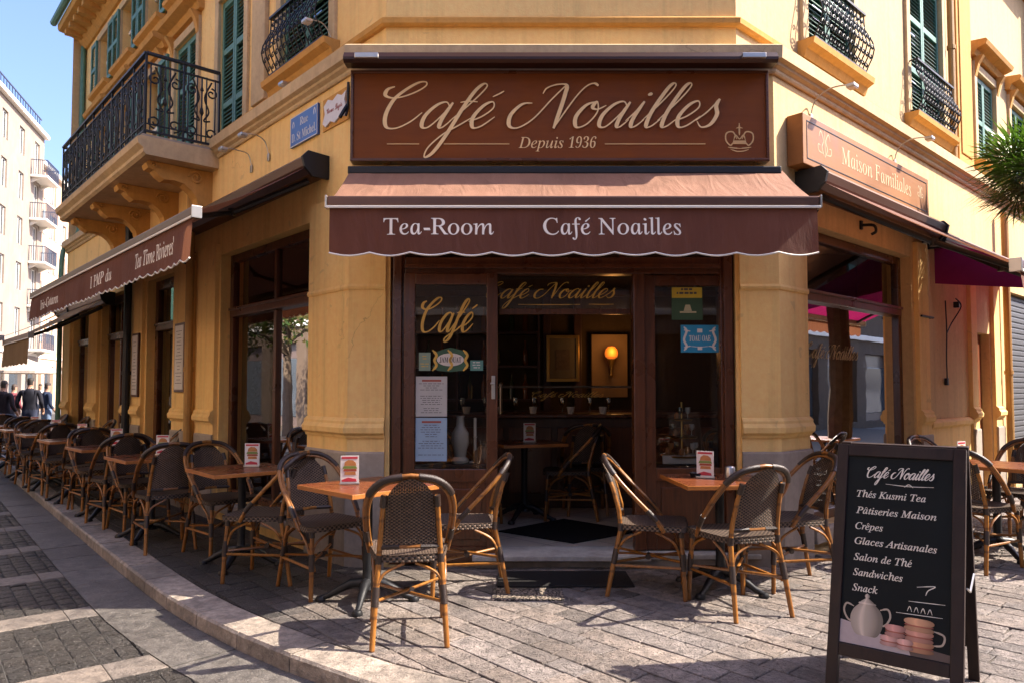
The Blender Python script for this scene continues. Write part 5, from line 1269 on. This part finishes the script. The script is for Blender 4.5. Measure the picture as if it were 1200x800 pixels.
# ================================================================== inside the café
IG = "chairs inside the café"
bar = thing("bar_counter", "dark wooden bar counter with a glass rail seen through the doorway", "counter", (.6, 7.9, FZ))
g = G(); g.box(-1.1, 2.5, 7.75, 8.3, FZ, 1.05, .01); g.build("body", m_inwood, bar); g = G()
for k in range(7): g.box(-1.05 + k * .51, -.6 + k * .51, 7.735, 7.752, .25, .95, .01)
g.build("panels", m_wood, bar); G().box(-1.15, 2.55, 7.68, 8.36, 1.05, 1.09, .01).build("top", m_wood_h, bar)
g = G(); g.tube([(-.15, 7.8, 1.38), (1.35, 7.8, 1.38)], .012, 8); 
for xx in (-.12, 1.3): g.tube([(xx, 7.8, 1.09), (xx, 7.8, 1.38)], .016, 8); g.lathe([(.0, 1.38), (.02, 1.39), (.024, 1.41), (.01, 1.43), (0, 1.435)], xx, 7.8, 8)
g.build("rail", m_steel, bar, smooth=True)
script(bar, 'lettering', 'Café Noailles', .22, .98, 1.27, .035, m_gilt, Frame((0, 7.80, 0), 0), thick=.2, thin=.1)
m_clear = M_glass("drinking_glass", (.8, .82, .8), 1.6); m_porc = M_plain("porcelain", (.6, .56, .5), .2); m_bottle = M_plain("bottle_glass", (.03, .05, .02), .08, 0, .6); m_brass = M_plain("brass", (.5, .3, .08), .3, .9)
rb = random.Random(9)
def small(name, label, cat, x, y, z, prof, mat, grp):
    g = G(); g.lathe(prof, 0, 0, 12); o = g.build(name, mat, None, smooth=True, angle=40); o.location = (x, y, z); return tag(o, label, cat, grp)
glassp = [(0, 0), (.028, 0), (.03, .004), (.005, .01), (.004, .07), (.025, .09), (.034, .13), (.031, .17), (.029, .17), (.03, .13), (.022, .095), (.0, .085)]
cupp = [(0, 0), (.03, 0), (.034, .01), (.043, .06), (.045, .075), (.042, .075), (.03, .012), (0, .01)]
botp = [(0, 0), (.036, 0), (.038, .01), (.038, .17), (.03, .2), (.014, .23), (.013, .29), (.016, .295), (.016, .31), (0, .312)]
for k in range(9): small("wine_glass", "stemmed glass in the line along the bar counter", "glass", -.8 + k * .27 + rb.uniform(-.04, .04), 7.95, 1.092, glassp, m_clear, "glasses along the bar counter")
for k in range(6): small("cup", "white cup in the line on the bar counter front", "cup", -.5 + k * .37 + rb.uniform(-.05, .05), 7.8, 1.092, cupp, m_porc, "cups along the bar counter")
shf = thing("bottle_shelf", "dark wooden back shelf with bottles behind the bar", "shelf", (-.6, 9.2, 1.1)); g = G()
for z in (1.2, 1.62, 2.04): g.box(-1.7, .35, 9.02, 9.3, z, z + .03)
for xx in (-1.7, -.7, .32): g.box(xx, xx + .03, 9.03, 9.3, 1.1, 2.4)
g.build("boards", m_inwood, shf)
for z in (1.232, 1.652, 2.072):
    for k in range(11):
        if rb.random() < .8: small("bottle", "dark bottle on the shelf behind the bar", "bottle", -1.58 + k * .175, 9.15, z, [(r * rb.uniform(.85, 1.1), q) for r, q in botp], [m_bottle, M_plain("amber_bottle", (.15, .05, .01), .1), m_bottle][k % 3], "bottles behind the bar")
pc = thing("picture", "framed picture on the café's back wall left of the lit lamp", "picture", (.62, 9.3, 1.5)); g = G()
for (a, b, c, d) in ((.44, .86, 1.45, 1.49), (.44, .86, 2.0, 2.04), (.44, .48, 1.49, 2.0), (.82, .86, 1.49, 2.0)): g.box(a, b, 9.27, 9.305, c, d, .005)
g.build("frame", m_brass, pc); G().box(.48, .82, 9.285, 9.305, 1.49, 2.0).build("mount", M_plain("picture_mount", (.12, .10, .07), .7), pc); G().box(.56, .74, 9.28, 9.286, 1.6, 1.86).build("image", M_plain("picture_image", (.10, .07, .05), .6, 0, .4, .6, 20), pc)
lp = thing("wall_lamp", "lit wall lamp with a glowing orange shade on the café's back wall", "lamp", (1.25, 9.22, 1.6)); g = G(); g.box(1.02, 1.48, 9.29, 9.31, 1.25, 2.05, .005); g.build("back_panel", M_plain("lamp_panel", (.20, .12, .055), .6), lp)
g = G(); g.tube(catmull([(1.25, 9.29, 1.55), (1.25, 9.2, 1.52), (1.25, 9.12, 1.6), (1.25, 9.12, 1.74)], 5), .01, 6); g.lathe([(0, 1.5), (.02, 1.52), (.01, 1.6), (.03, 1.66), (.05, 1.73), (0, 1.735)], 1.25, 9.12, 10); g.build("bracket", m_brass, lp, smooth=True)
g = G(); g.lathe([(.045, 1.735), (.075, 1.76), (.085, 1.80), (.075, 1.85), (.045, 1.885), (.015, 1.89)], 1.25, 9.12, 16); g.build("shade", M_emit("lamp_shade_glow", (1, .24, .025), .17), lp, smooth=True)
L = bpy.data.lights.new("lamp_light", "POINT"); L.energy = 1.6; L.color = (1, .45, .12); L.shadow_soft_size = .1; lo = bpy.data.objects.new("lamp_light", L); COL.objects.link(lo); lo.location = (1.25, 8.93, 1.85)
lp2 = thing("hanging_lamp", "red shaded lamp hanging inside the big left street window", "lamp", (-1.75, 7.75, 2.1)); g = G(); g.tube([(-1.75, 7.75, 3.1), (-1.75, 7.75, 2.2)], .006, 5); g.build("cord", m_iron, lp2); g = G(); g.lathe([(.04, 2.2), (.16, 2.08), (.2, 1.98)], -1.75, 7.75, 16); g.build("shade", M_emit("red_shade_glow", (1, .06, .015), .35), lp2, smooth=True)
set_table(.12, 7.1, R(20), "dark wooden table just inside the café doorway", "menu card on the table just inside the doorway", (.05, -.05), R(5), FZ, "tables inside the café")
put(.55, 7.15, (-1, .1), "woven chair inside the café right of the doorway table", FZ, IG); put(-.35, 7.0, (1, .2), "woven chair inside the café left of the doorway table", FZ, IG); put(.75, 7.5, (0, 1), "woven chair inside the café pushed up to the bar counter", FZ, IG)
set_table(2.35, 7.0, R(42), "dark wooden table inside the big right window", "menu card on the table inside the right window", (0, 0), R(30), FZ, "tables inside the café")
put(2.75, 7.2, (-.7, -.6), "woven chair inside the right window, right of its table", FZ, IG); put(2.05, 6.6, (.5, .6), "woven chair inside the right window, nearest the glass", FZ, IG)
set_table(-1.55, 6.9, R(-48), "dark wooden table inside the big left street window", None, z=FZ, g1="tables inside the café"); put(-1.2, 6.6, (-.7, .6), "woven chair inside the left street window", FZ, IG)
# display shelf things behind the entrance panes
def display(x0, x1, z, label):
    g = G(); g.box(x0, x1, 5.80, 6.02, z - .03, z, .004); g.box(x0 + .03, x0 + .07, 5.95, 6.0, FZ, z - .03); g.box(x1 - .07, x1 - .03, 5.95, 6.0, FZ, z - .03); tag(g.build("display_shelf", m_inwood, None), label, "shelf")
display(-.84, -.13, .76, "low dark display shelf behind the left entrance pane"); display(1.06, 1.63, .76, "low dark display shelf behind the right entrance pane")
lan = [(0, 0), (.07, 0), (.075, .02), (.05, .05), (.055, .1), (.075, .16), (.07, .24), (.035, .3), (.03, .36), (.04, .38), (0, .385)]
small("glass_lantern", "tall pale glass carafe lamp behind the left entrance pane", "lantern", -.42, 5.9, .762, lan, M_plain("frosted_glass", (.42, .38, .32), .15), None)
small("candle_holder", "thin candle in a holder standing beside the pale carafe", "candle", -.30, 5.92, .762, [(0, 0), (.05, 0), (.05, .01), (.012, .02), (.012, .2), (.02, .21), (.012, .212), (.012, .36), (0, .365)], m_porc, None)
small("pastry_dome", "round brown pastry under the left pane's shelf lamp", "pastry", -.22, 5.9, .762, [(0, 0), (.09, 0), (.1, .02), (.085, .09), (.05, .13), (0, .14)], M_plain("crust", (.12, .05, .02), .6, 0, .4, .4, 30), None)
cs = thing("cake_stand", "gilt three-tier cake stand with glasses behind the right entrance pane", "cake stand", (1.38, 5.92, .762)); g = G()
for z, r in ((.05, .16), (.2, .12), (.34, .08)): g.lathe([(0, z), (r, z), (r + .01, z + .012), (r, z + .016), (0, z + .008)], 1.38, 5.92, 18)
g.xf(Matrix.Translation((0, 0, .76))); g.build("tiers", m_brass, cs, smooth=True, angle=40); g = G(); g.tube([(1.38, 5.92, .762), (1.38, 5.92, 1.25)], .008, 6); g.lathe([(0, .762), (.08, .762), (.06, .78), (0, .79)], 1.38, 5.92, 14); g.build("stem", m_brass, cs, smooth=True)
for z, r, n in ((.83, .11, 7), (.98, .08, 5), (1.115, .05, 3)):
    for k in range(n):
        a = 2 * math.pi * k / n; small("small_cake" if k % 2 else "sundae_glass", "small cake on the gilt cake stand" if k % 2 else "little glass on the gilt cake stand", "cake" if k % 2 else "glass", 1.38 + r * math.cos(a), 5.92 + r * math.sin(a), z, [(0, 0), (.022, 0), (.025, .03), (.015, .05), (0, .055)] if k % 2 else [(q * .7, w * .55) for q, w in glassp], [m_porc, m_bun, m_clear][k % 3 if k % 2 == 0 else 1], "treats on the gilt cake stand")
g = G(); g.box(1.2, 1.5, 5.80, 5.83, .762, .83, .004); tag(g.build("price_card", m_card, None), "low pale price card at the foot of the right entrance pane", "card")
# gilt lettering on the right side window
t = on(FR, "window_lettering", "faint gilt script on the big right side window", "lettering", 1.4, .13, 1.6)
script(t, "lettering", "Café Noailles", .75, 1.75, 1.63, .075, m_glow, FR, y=.132, thick=.2, thin=.08); lines(G(), 1.3, 1.55, 1.48, 1.53, 1, .132, h=.02).build("small_print", m_glow, t, FR)

# ================================================================== buildings of the street
def far_building(fr, x0, x1, h, depth, floors, cols, wall, label, name="apartment_building", z1=3.6, ww=.55, wh=1.7, shutters=True, balcony_cols=(), shop=True, roofrail=False, sh=None):
    b = on(fr, name, label, "building", (x0 + x1) / 2, 0, 0); holes = []; fh = (h - z1 - .6) / floors
    cx = [x0 + (x1 - x0) * (k + .5) / cols for k in range(cols)]
    for f in range(floors):
        for c in cx: holes.append((c - ww, c + ww, z1 + f * fh + (.05 if cols and cx.index(c) in balcony_cols else .75), z1 + f * fh + .75 + wh))
    g = G(); wall_panel(g, fr, x0, x1, z1 - .3, h, holes, .2)
    shops = [(c - (x1 - x0) / cols * .38, c + (x1 - x0) / cols * .38, .1, z1 - .9) for c in cx] if shop else []
    wall_panel(g, fr, x0, x1, -.2, z1 - .3, shops, .3)
    for (a, d) in ((x0, x0), (x1, x1)): g.quad(fr.w(a, 0, -.2), fr.w(a, depth, -.2), fr.w(a, depth, h), fr.w(a, 0, h))
    g.quad(fr.w(x0, 0, h), fr.w(x1, 0, h), fr.w(x1, depth, h), fr.w(x0, depth, h)); g.quad(fr.w(x0, depth, -.2), fr.w(x1, depth, -.2), fr.w(x1, depth, h), fr.w(x0, depth, h))
    g.build("wall", wall, b)
    k = G(); k.box(x0 - .1, x1 + .1, -.3, .0, h - .25, h + .02, .03); k.box(x0, x1, -.08, -.002, z1 - .4, z1 - .2, .02); k.build("cornice", m_white, b, fr)
    for (a, c, z0, zt) in holes:
        f = G(); 
        for q in ((a, a + .07, z0, zt), (c - .07, c, z0, zt), ((a + c) / 2 - .04, (a + c) / 2 + .04, z0, zt), (a, c, zt - .07, zt)): f.box(q[0], q[1], .1, .15, q[2], q[3])
        o = f.build("window", m_white, b, fr); G().quad(fr.w(a, .13, z0), fr.w(c, .13, z0), fr.w(c, .13, zt), fr.w(a, .13, zt)).build("pane", m_upglass_f, o)
        if shutters:
            s = G()
            for e0, e1 in ((a - ww * .95, a - .01), (c + .01, c + ww * .95)):
                s.box(e0, e1, -.05, -.003, z0, zt, .01)
            s.apart("shutter", sh or m_shut, o, fr)
    for (a, c, z0, zt) in shops:
        o = G().box(a, c, .22, .26, z0, zt).build("shop_front", M_plain("shop_front", (.10, .07, .06), .3, 0, .5, .5, 1), b, fr)
        G().box(a + .05, c - .05, .19, .218, z0 + .3, zt - .5, .02).build("shop_glass", m_upglass_f, o, fr)
    for kx in balcony_cols:
        for f in range(floors):
            z = z1 + f * fh; q = G(); q.box(cx[kx] - 1.35, cx[kx] + 1.35, -1.0, -.003, z - .16, z, .03); q.prism_yz([(-.003, z - .16), (-.5, z - .16), (-.003, z - .45)], cx[kx] - 1.1, cx[kx] - .9); q.prism_yz([(-.003, z - .16), (-.5, z - .16), (-.003, z - .45)], cx[kx] + .9, cx[kx] + 1.1); o = q.build("balcony", m_white, b, fr)
            r = G(); r.box(cx[kx] - 1.33, cx[kx] + 1.33, -.98, -.94, z + .95, z + 1.0)
            n = 22
            for i in range(n + 1): xx = cx[kx] - 1.32 + 2.64 * i / n; r.box(xx - .012, xx + .012, -.97, -.95, z, z + .95)
            for sx in (-1.32, 1.32):
                r.box(cx[kx] + sx - .015, cx[kx] + sx + .015, -.95, -.02, z + .95, z + 1.0)
                for i in range(8): r.box(cx[kx] + sx - .012, cx[kx] + sx + .012, -.92 + i * .12, -.9 + i * .12, z, z + .95)
            r.build("railing", m_iron_b, o, fr)
    if roofrail:
        r = G(); r.box(x0, x1, .18, .24, h + 1.05, h + 1.12); r.box(x0, x1, .19, .23, h + .5, h + .54)
        for i in range(int((x1 - x0) / .5) + 1): r.box(x0 + i * .5 - .02, x0 + i * .5 + .02, .19, .23, h, h + 1.05)
        r.build("roof_railing", m_iron_b, b, fr)
    return b
m_upglass_f = M_plain("far_window_glass", (.05, .06, .07), .08, 0, .6); m_iron_b = M_plain("blue_grey_iron", (.05, .06, .10), .5, .3)
m_pale = M_plaster("pale_render", (.26, .21, .17), (.36, .3, .25), .5); m_pink = M_plaster("peach_render", (.64, .43, .28), (.5, .3, .2), .4); m_greyb = M_plaster("grey_stone", (.11, .075, .05), (.07, .05, .035), .6)
m_shg = M_plain("grey_shutter", (.28, .32, .34), .6)
F1 = Frame((-29.7, 42.0), R(108.4))
far_building(F1, -14, 7.4, 18.6, 12, 5, 7, m_pale, "tall pale apartment building with small balconies at the far left end of the street", z1=3.9, ww=.5, wh=1.7, shutters=False, balcony_cols=(6,), roofrail=True)
far_building(Frame((F1.w(7.42, .5, 0).x, F1.w(7.42, .5, 0).y), R(108.4)), 0, 9, 17.2, 10, 5, 3, m_pink, "peach apartment building squeezed between the pale one and the yellow corner house", z1=3.9, ww=.5, wh=1.7, sh=m_shg)
# street fronts across the two side streets and behind the camera
FO = Frame((CL.x + nW.x * 7.8, CL.y + nW.y * 7.8), FL.th + math.pi)
far_building(FO, -5, 9, 9.5, 8, 2, 5, m_pink, "peach house across the left street opposite the café", z1=3.8)
far_building(FO, 9.1, 34, 8.5, 8, 2, 9, m_greyb, "grey house further along the far side of the left street", z1=3.8)
FO2 = Frame((CR.x + .671 * 8.6, CR.y - .741 * 8.6), FR.th + math.pi)
far_building(FO2, -46, 2.5, 7.0, 8, 1, 15, m_greyb, "grey stone house across the right side street", z1=3.6)
far_building(Frame((0, -9), math.pi), -9, 3, 10.5, 8, 2, 4, m_pale, "pale house behind the viewer facing the café entrance", z1=3.8)
# next house beyond the yellow one on the right street
FN = Frame((FR.w(SR + .05, -.15, 0).x, FR.w(SR + .05, -.15, 0).y), FR.th)
far_building(FN, 0, 12, 8.6, 8, 2, 4, m_greyb, "grey stone house past the right end of the yellow building", z1=3.6)

# ================================================================== palm at the right edge
pl = thing("palm_tree", "fan palm with spiky green leaves at the right edge in front of the sunlit wall", "palm tree", (5.56, 7.55, 0))
tr = G(); P = [(5.56 + .05 * math.sin(k), 7.55, k * .34) for k in range(11)]; tr.tube(P, [.15 - .005 * k + (.012 if k % 2 else 0) for k in range(11)], 10); tr.build("trunk", M_plain("palm_fibre", (.09, .06, .035), .9, 0, .2, .5, 14, 1), pl, smooth=True)
rp = random.Random(3); m_palm = []
for nm, c in (("palm_leaf_green", (.034, .066, .012)), ("palm_leaf_old", (.10, .085, .025))):
    t = NT(nm); n = t.noise(t.coord(), 5, 3); t.set(t.mix(n, tuple(x * .5 for x in c), tuple(x * 1.5 for x in c)), .4, 0, .5); tl = t.n("BsdfTranslucent"); tl.inputs[0].default_value = (c[0] * 2, c[1] * 2.4, c[2], 1); mx = t.n("MixShader"); mx.inputs[0].default_value = .3; t.l(t.b.outputs[0], mx.inputs[1]); t.l(tl.outputs[0], mx.inputs[2]); t.l(mx.outputs[0], t.out.inputs[0]); m_palm.append(t.m)
cr_ = G(); top = Vector((5.56, 7.55, 3.30))
for k in range(58):
    el = math.asin(rp.uniform(-.75, .98)); az = rp.uniform(0, 2 * math.pi); d = Vector((math.cos(el) * math.cos(az), math.cos(el) * math.sin(az), math.sin(el)))
    st_l = rp.uniform(.22, .42); c0 = top + Vector((0, 0, .25)); b = c0 + d * st_l; cr_.cur = 1 if el < -.35 and rp.random() < .6 else 0
    cr_.tube([c0, c0 + d * st_l * .5 + Vector((0, 0, .02)), b], .008, 4)
    sd = d.cross(Vector((0, 0, 1))).normalized(); up = sd.cross(d); tw = rp.uniform(-.6, .6); s2_ = sd * math.cos(tw) + up * math.sin(tw); u2 = d.cross(s2_)
    nl = 26; R0 = rp.uniform(.44, .58)
    for i in range(nl):
        a = (i / (nl - 1) - .5) * R(215); dirv = d * math.cos(a) + s2_ * math.sin(a); Lr = R0 * (1 - .22 * abs(a) / 1.9) * rp.uniform(.88, 1.06); nn = dirv.cross(u2).normalized() * .011; fold = u2 * (.012 if i % 2 else -.012)
        tip = b + dirv * Lr - Vector((0, 0, .10 * rp.uniform(.3, 1.3))) * (Lr / .5); mid = b + dirv * Lr * .55 + fold * 1.5 + u2 * .03
        o = len(cr_.v); cr_.add([b, mid + nn, mid - nn, tip], [(0, 1, 2), (1, 3, 2)])
cr_.build("crown", m_palm, pl)

# ================================================================== tree across the left street (seen in the window glass)
tt = thing("street_tree", "leafy street tree across the left street opposite the big window", "tree", (-15, 12.2, -.16)); g = G()
g.tube([(-15, 12.2, -.16), (-14.95, 12.2, 1.2), (-15.05, 12.25, 2.4), (-15, 12.2, 3.6)], [.16, .13, .11, .06], 9)
rt = random.Random(8); tips = []
for k in range(11):
    a = rt.uniform(0, 6.28); z0 = rt.uniform(1.9, 3.4); L = rt.uniform(.8, 1.5); e = Vector((-15 + L * math.cos(a), 12.2 + L * math.sin(a), z0 + rt.uniform(.4, 1.5))); g.tube([(-15, 12.2, z0), ((-30 + L * math.cos(a)) / 2, (24.4 + L * math.sin(a)) / 2, z0 + .5), e], [.05, .035, .012], 6); tips.append(e)
g.build("trunk", M_plain("bark", (.09, .065, .045), .9, 0, .2, .4, 12, .8), tt, smooth=True); g = G()
for e in tips + [Vector((-15, 12.2, 4.2)), Vector((-14.6, 12.6, 3.2))]:
    for k in range(260):
        d = Vector((rt.gauss(0, 1), rt.gauss(0, 1), rt.gauss(0, .8))).normalized() * rt.random() ** .5 * .85; c = e + d; a = Vector((rt.gauss(0, 1), rt.gauss(0, 1), rt.gauss(0, 1))).normalized() * .07; b = a.orthogonal().normalized() * .035; g.cur = rt.randint(0, 1)
        g.add([c - a, c - b, c + a, c + b], [(0, 1, 2, 3)])
g.build("crown", m_palm, tt)

# ================================================================== people far down the street
def person(loc, rz, label, shirt, trousers, hair, h=1.72, pose=0, scale=1):
    bm = bmesh.new(); k = h / 1.75
    V = {"pelvis": (0, 0, .95), "waist": (0, .01, 1.12), "chest": (0, .02, 1.32), "neck": (0, .0, 1.50), "head0": (0, -.01, 1.58), "head1": (0, -.015, 1.68), "top": (0, 0, 1.745)}
    rad = {"pelvis": (.155, .115), "waist": (.14, .10), "chest": (.165, .11), "neck": (.058, .058), "head0": (.070, .078), "head1": (.078, .092), "top": (.05, .06)}
    ed = [("pelvis", "waist"), ("waist", "chest"), ("chest", "neck"), ("neck", "head0"), ("head0", "head1"), ("head1", "top")]
    st = .16 if pose else .03
    for s, n in ((-1, "l"), (1, "r")):
        V |= {"sh" + n: (s * .185, .02, 1.41), "el" + n: (s * .25, .05, 1.14), "wr" + n: (s * .24, -.10 - .06 * pose, .94), "ha" + n: (s * .235, -.15, .86), "hip" + n: (s * .09, 0, .88), "kn" + n: (s * .1, -s * st * .6, .5), "an" + n: (s * .1, s * st, .09), "to" + n: (s * .12, s * st - .15, .035)}
        rad |= {"sh" + n: (.07, .065), "el" + n: (.045, .045), "wr" + n: (.032, .03), "ha" + n: (.04, .022), "hip" + n: (.09, .09), "kn" + n: (.058, .058), "an" + n: (.042, .042), "to" + n: (.045, .03)}
        ed += [("chest", "sh" + n), ("sh" + n, "el" + n), ("el" + n, "wr" + n), ("wr" + n, "ha" + n), ("pelvis", "hip" + n), ("hip" + n, "kn" + n), ("kn" + n, "an" + n), ("an" + n, "to" + n)]
    me = bpy.data.meshes.new("person"); names = list(V); me.from_pydata([tuple(c * k for c in V[n]) for n in names], [(names.index(a), names.index(b)) for a, b in ed], [])
    o = bpy.data.objects.new("person", me); COL.objects.link(o)
    sm = o.modifiers.new("s", "SKIN"); sk = me.skin_vertices[0].data
    for i, n in enumerate(names): sk[i].radius = tuple(r * k for r in rad[n])
    sk[0].use_root = True; ss = o.modifiers.new("u", "SUBSURF"); ss.levels = ss.render_levels = 2
    bpy.context.view_layer.update(); ev = o.evaluated_get(bpy.context.evaluated_depsgraph_get()); m2 = bpy.data.meshes.new_from_object(ev); o.modifiers.clear(); o.data = m2
    skin = M_plain("skin", (.36, .20, .13), .6); m2.materials.clear()
    for m in (skin, M_plain("shirt", shirt, .85, 0, .2, .25, 6), M_plain("trousers", trousers, .85, 0, .2, .25, 6), M_plain("shoe_leather", (.03, .025, .02), .5), M_plain("hair", hair, .7)): m2.materials.append(m)
    for p in m2.polygons:
        z = p.center.z / k; x = abs(p.center.x) / k
        p.material_index = 3 if z < .1 else (2 if z < .99 and x < .2 else (0 if (z < 1.02 and x > .2) else (1 if z < 1.49 else (4 if z > 1.66 or (p.center.y > .01 and z > 1.57) else 0))))
        p.use_smooth = True
    fc = G()
    for s in (-1, 1): fc.lathe([(0, -.012), (.012, 0), (0, .012)], s * .033, -.1, 6)
    fc.v = [Vector((v.x * k, v.y * k, (v.z + 1.655) * k)) for v in fc.v]; n_ = len(fc.v); fc.add([(0, -.125 * k, 1.62 * k), (-.016 * k, -.095 * k, 1.612 * k), (.016 * k, -.095 * k, 1.612 * k), (0, -.097 * k, 1.655 * k)], [(0, 1, 2), (0, 2, 3), (0, 3, 1)])
    o.location = loc; o.rotation_euler = (0, 0, rz); o.matrix_world = Matrix.Translation(Vector(loc)) @ Matrix.Rotation(rz, 4, "Z")
    FF = Frame((0, 0, 0), 0); FF.m = o.matrix_world; fc.build("face", skin, o, FF)
    return tag(o, label, "person")
def ppl(px_, Y, label, *a, **k):
    person(((px_ - 600) / 850 * Y, Y, -.16), *a[:1], label, *a[1:], **k)
ppl(36, 17.5, "person in a dark jacket walking away, largest of the group at the far left", R(200), (.015, .015, .022), (.03, .035, .06), (.02, .015, .01), h=1.8, pose=1)
ppl(56, 19.5, "person in a dark blue top and pale jeans nearest the yellow building", R(150), (.02, .03, .06), (.12, .17, .26), (.03, .02, .015), h=1.7)
ppl(5, 16.5, "person in black at the far left picture edge", R(180), (.02, .015, .018), (.03, .03, .035), (.03, .02, .01), h=1.72, pose=1)
ppl(17, 20.5, "person in a dull red top in the middle of the far group", R(170), (.16, .04, .05), (.05, .05, .07), (.05, .03, .02), h=1.66)
ppl(48, 27, "person in a pale shirt standing far off behind the others", R(20), (.45, .42, .40), (.06, .07, .1), (.04, .03, .02), h=1.72)
# parasol and café tables' shade far off
pr = thing("parasol", "pale parasol standing far down the street at the left edge", "parasol", (-22.5, 32, -.16)); g = G(); g.tube([(-22.5, 32, -.16), (-22.5, 32, 2.6)], .03, 8); g.build("pole", m_white, pr); g = G(); g.lathe([(1.5, 2.05), (1.48, 2.15), (.05, 2.75), (.0, 2.78)], -22.5, 32, 8); g.build("canopy", M_fabric("cream_canvas", (.55, .45, .36), .3), pr)
pr = thing("parasol", "second pale parasol beside the far group of people", "parasol", (-19.6, 30, -.16)); g = G(); g.tube([(-20.4, 30.5, -.16), (-20.4, 30.5, 2.5)], .03, 8); g.build("pole", m_white, pr); g = G(); g.lathe([(1.4, 2.0), (1.38, 2.1), (.05, 2.6), (.0, 2.63)], -20.4, 30.5, 8); g.build("canopy", M_fabric("cream_canvas", (.5, .42, .34), .3), pr)
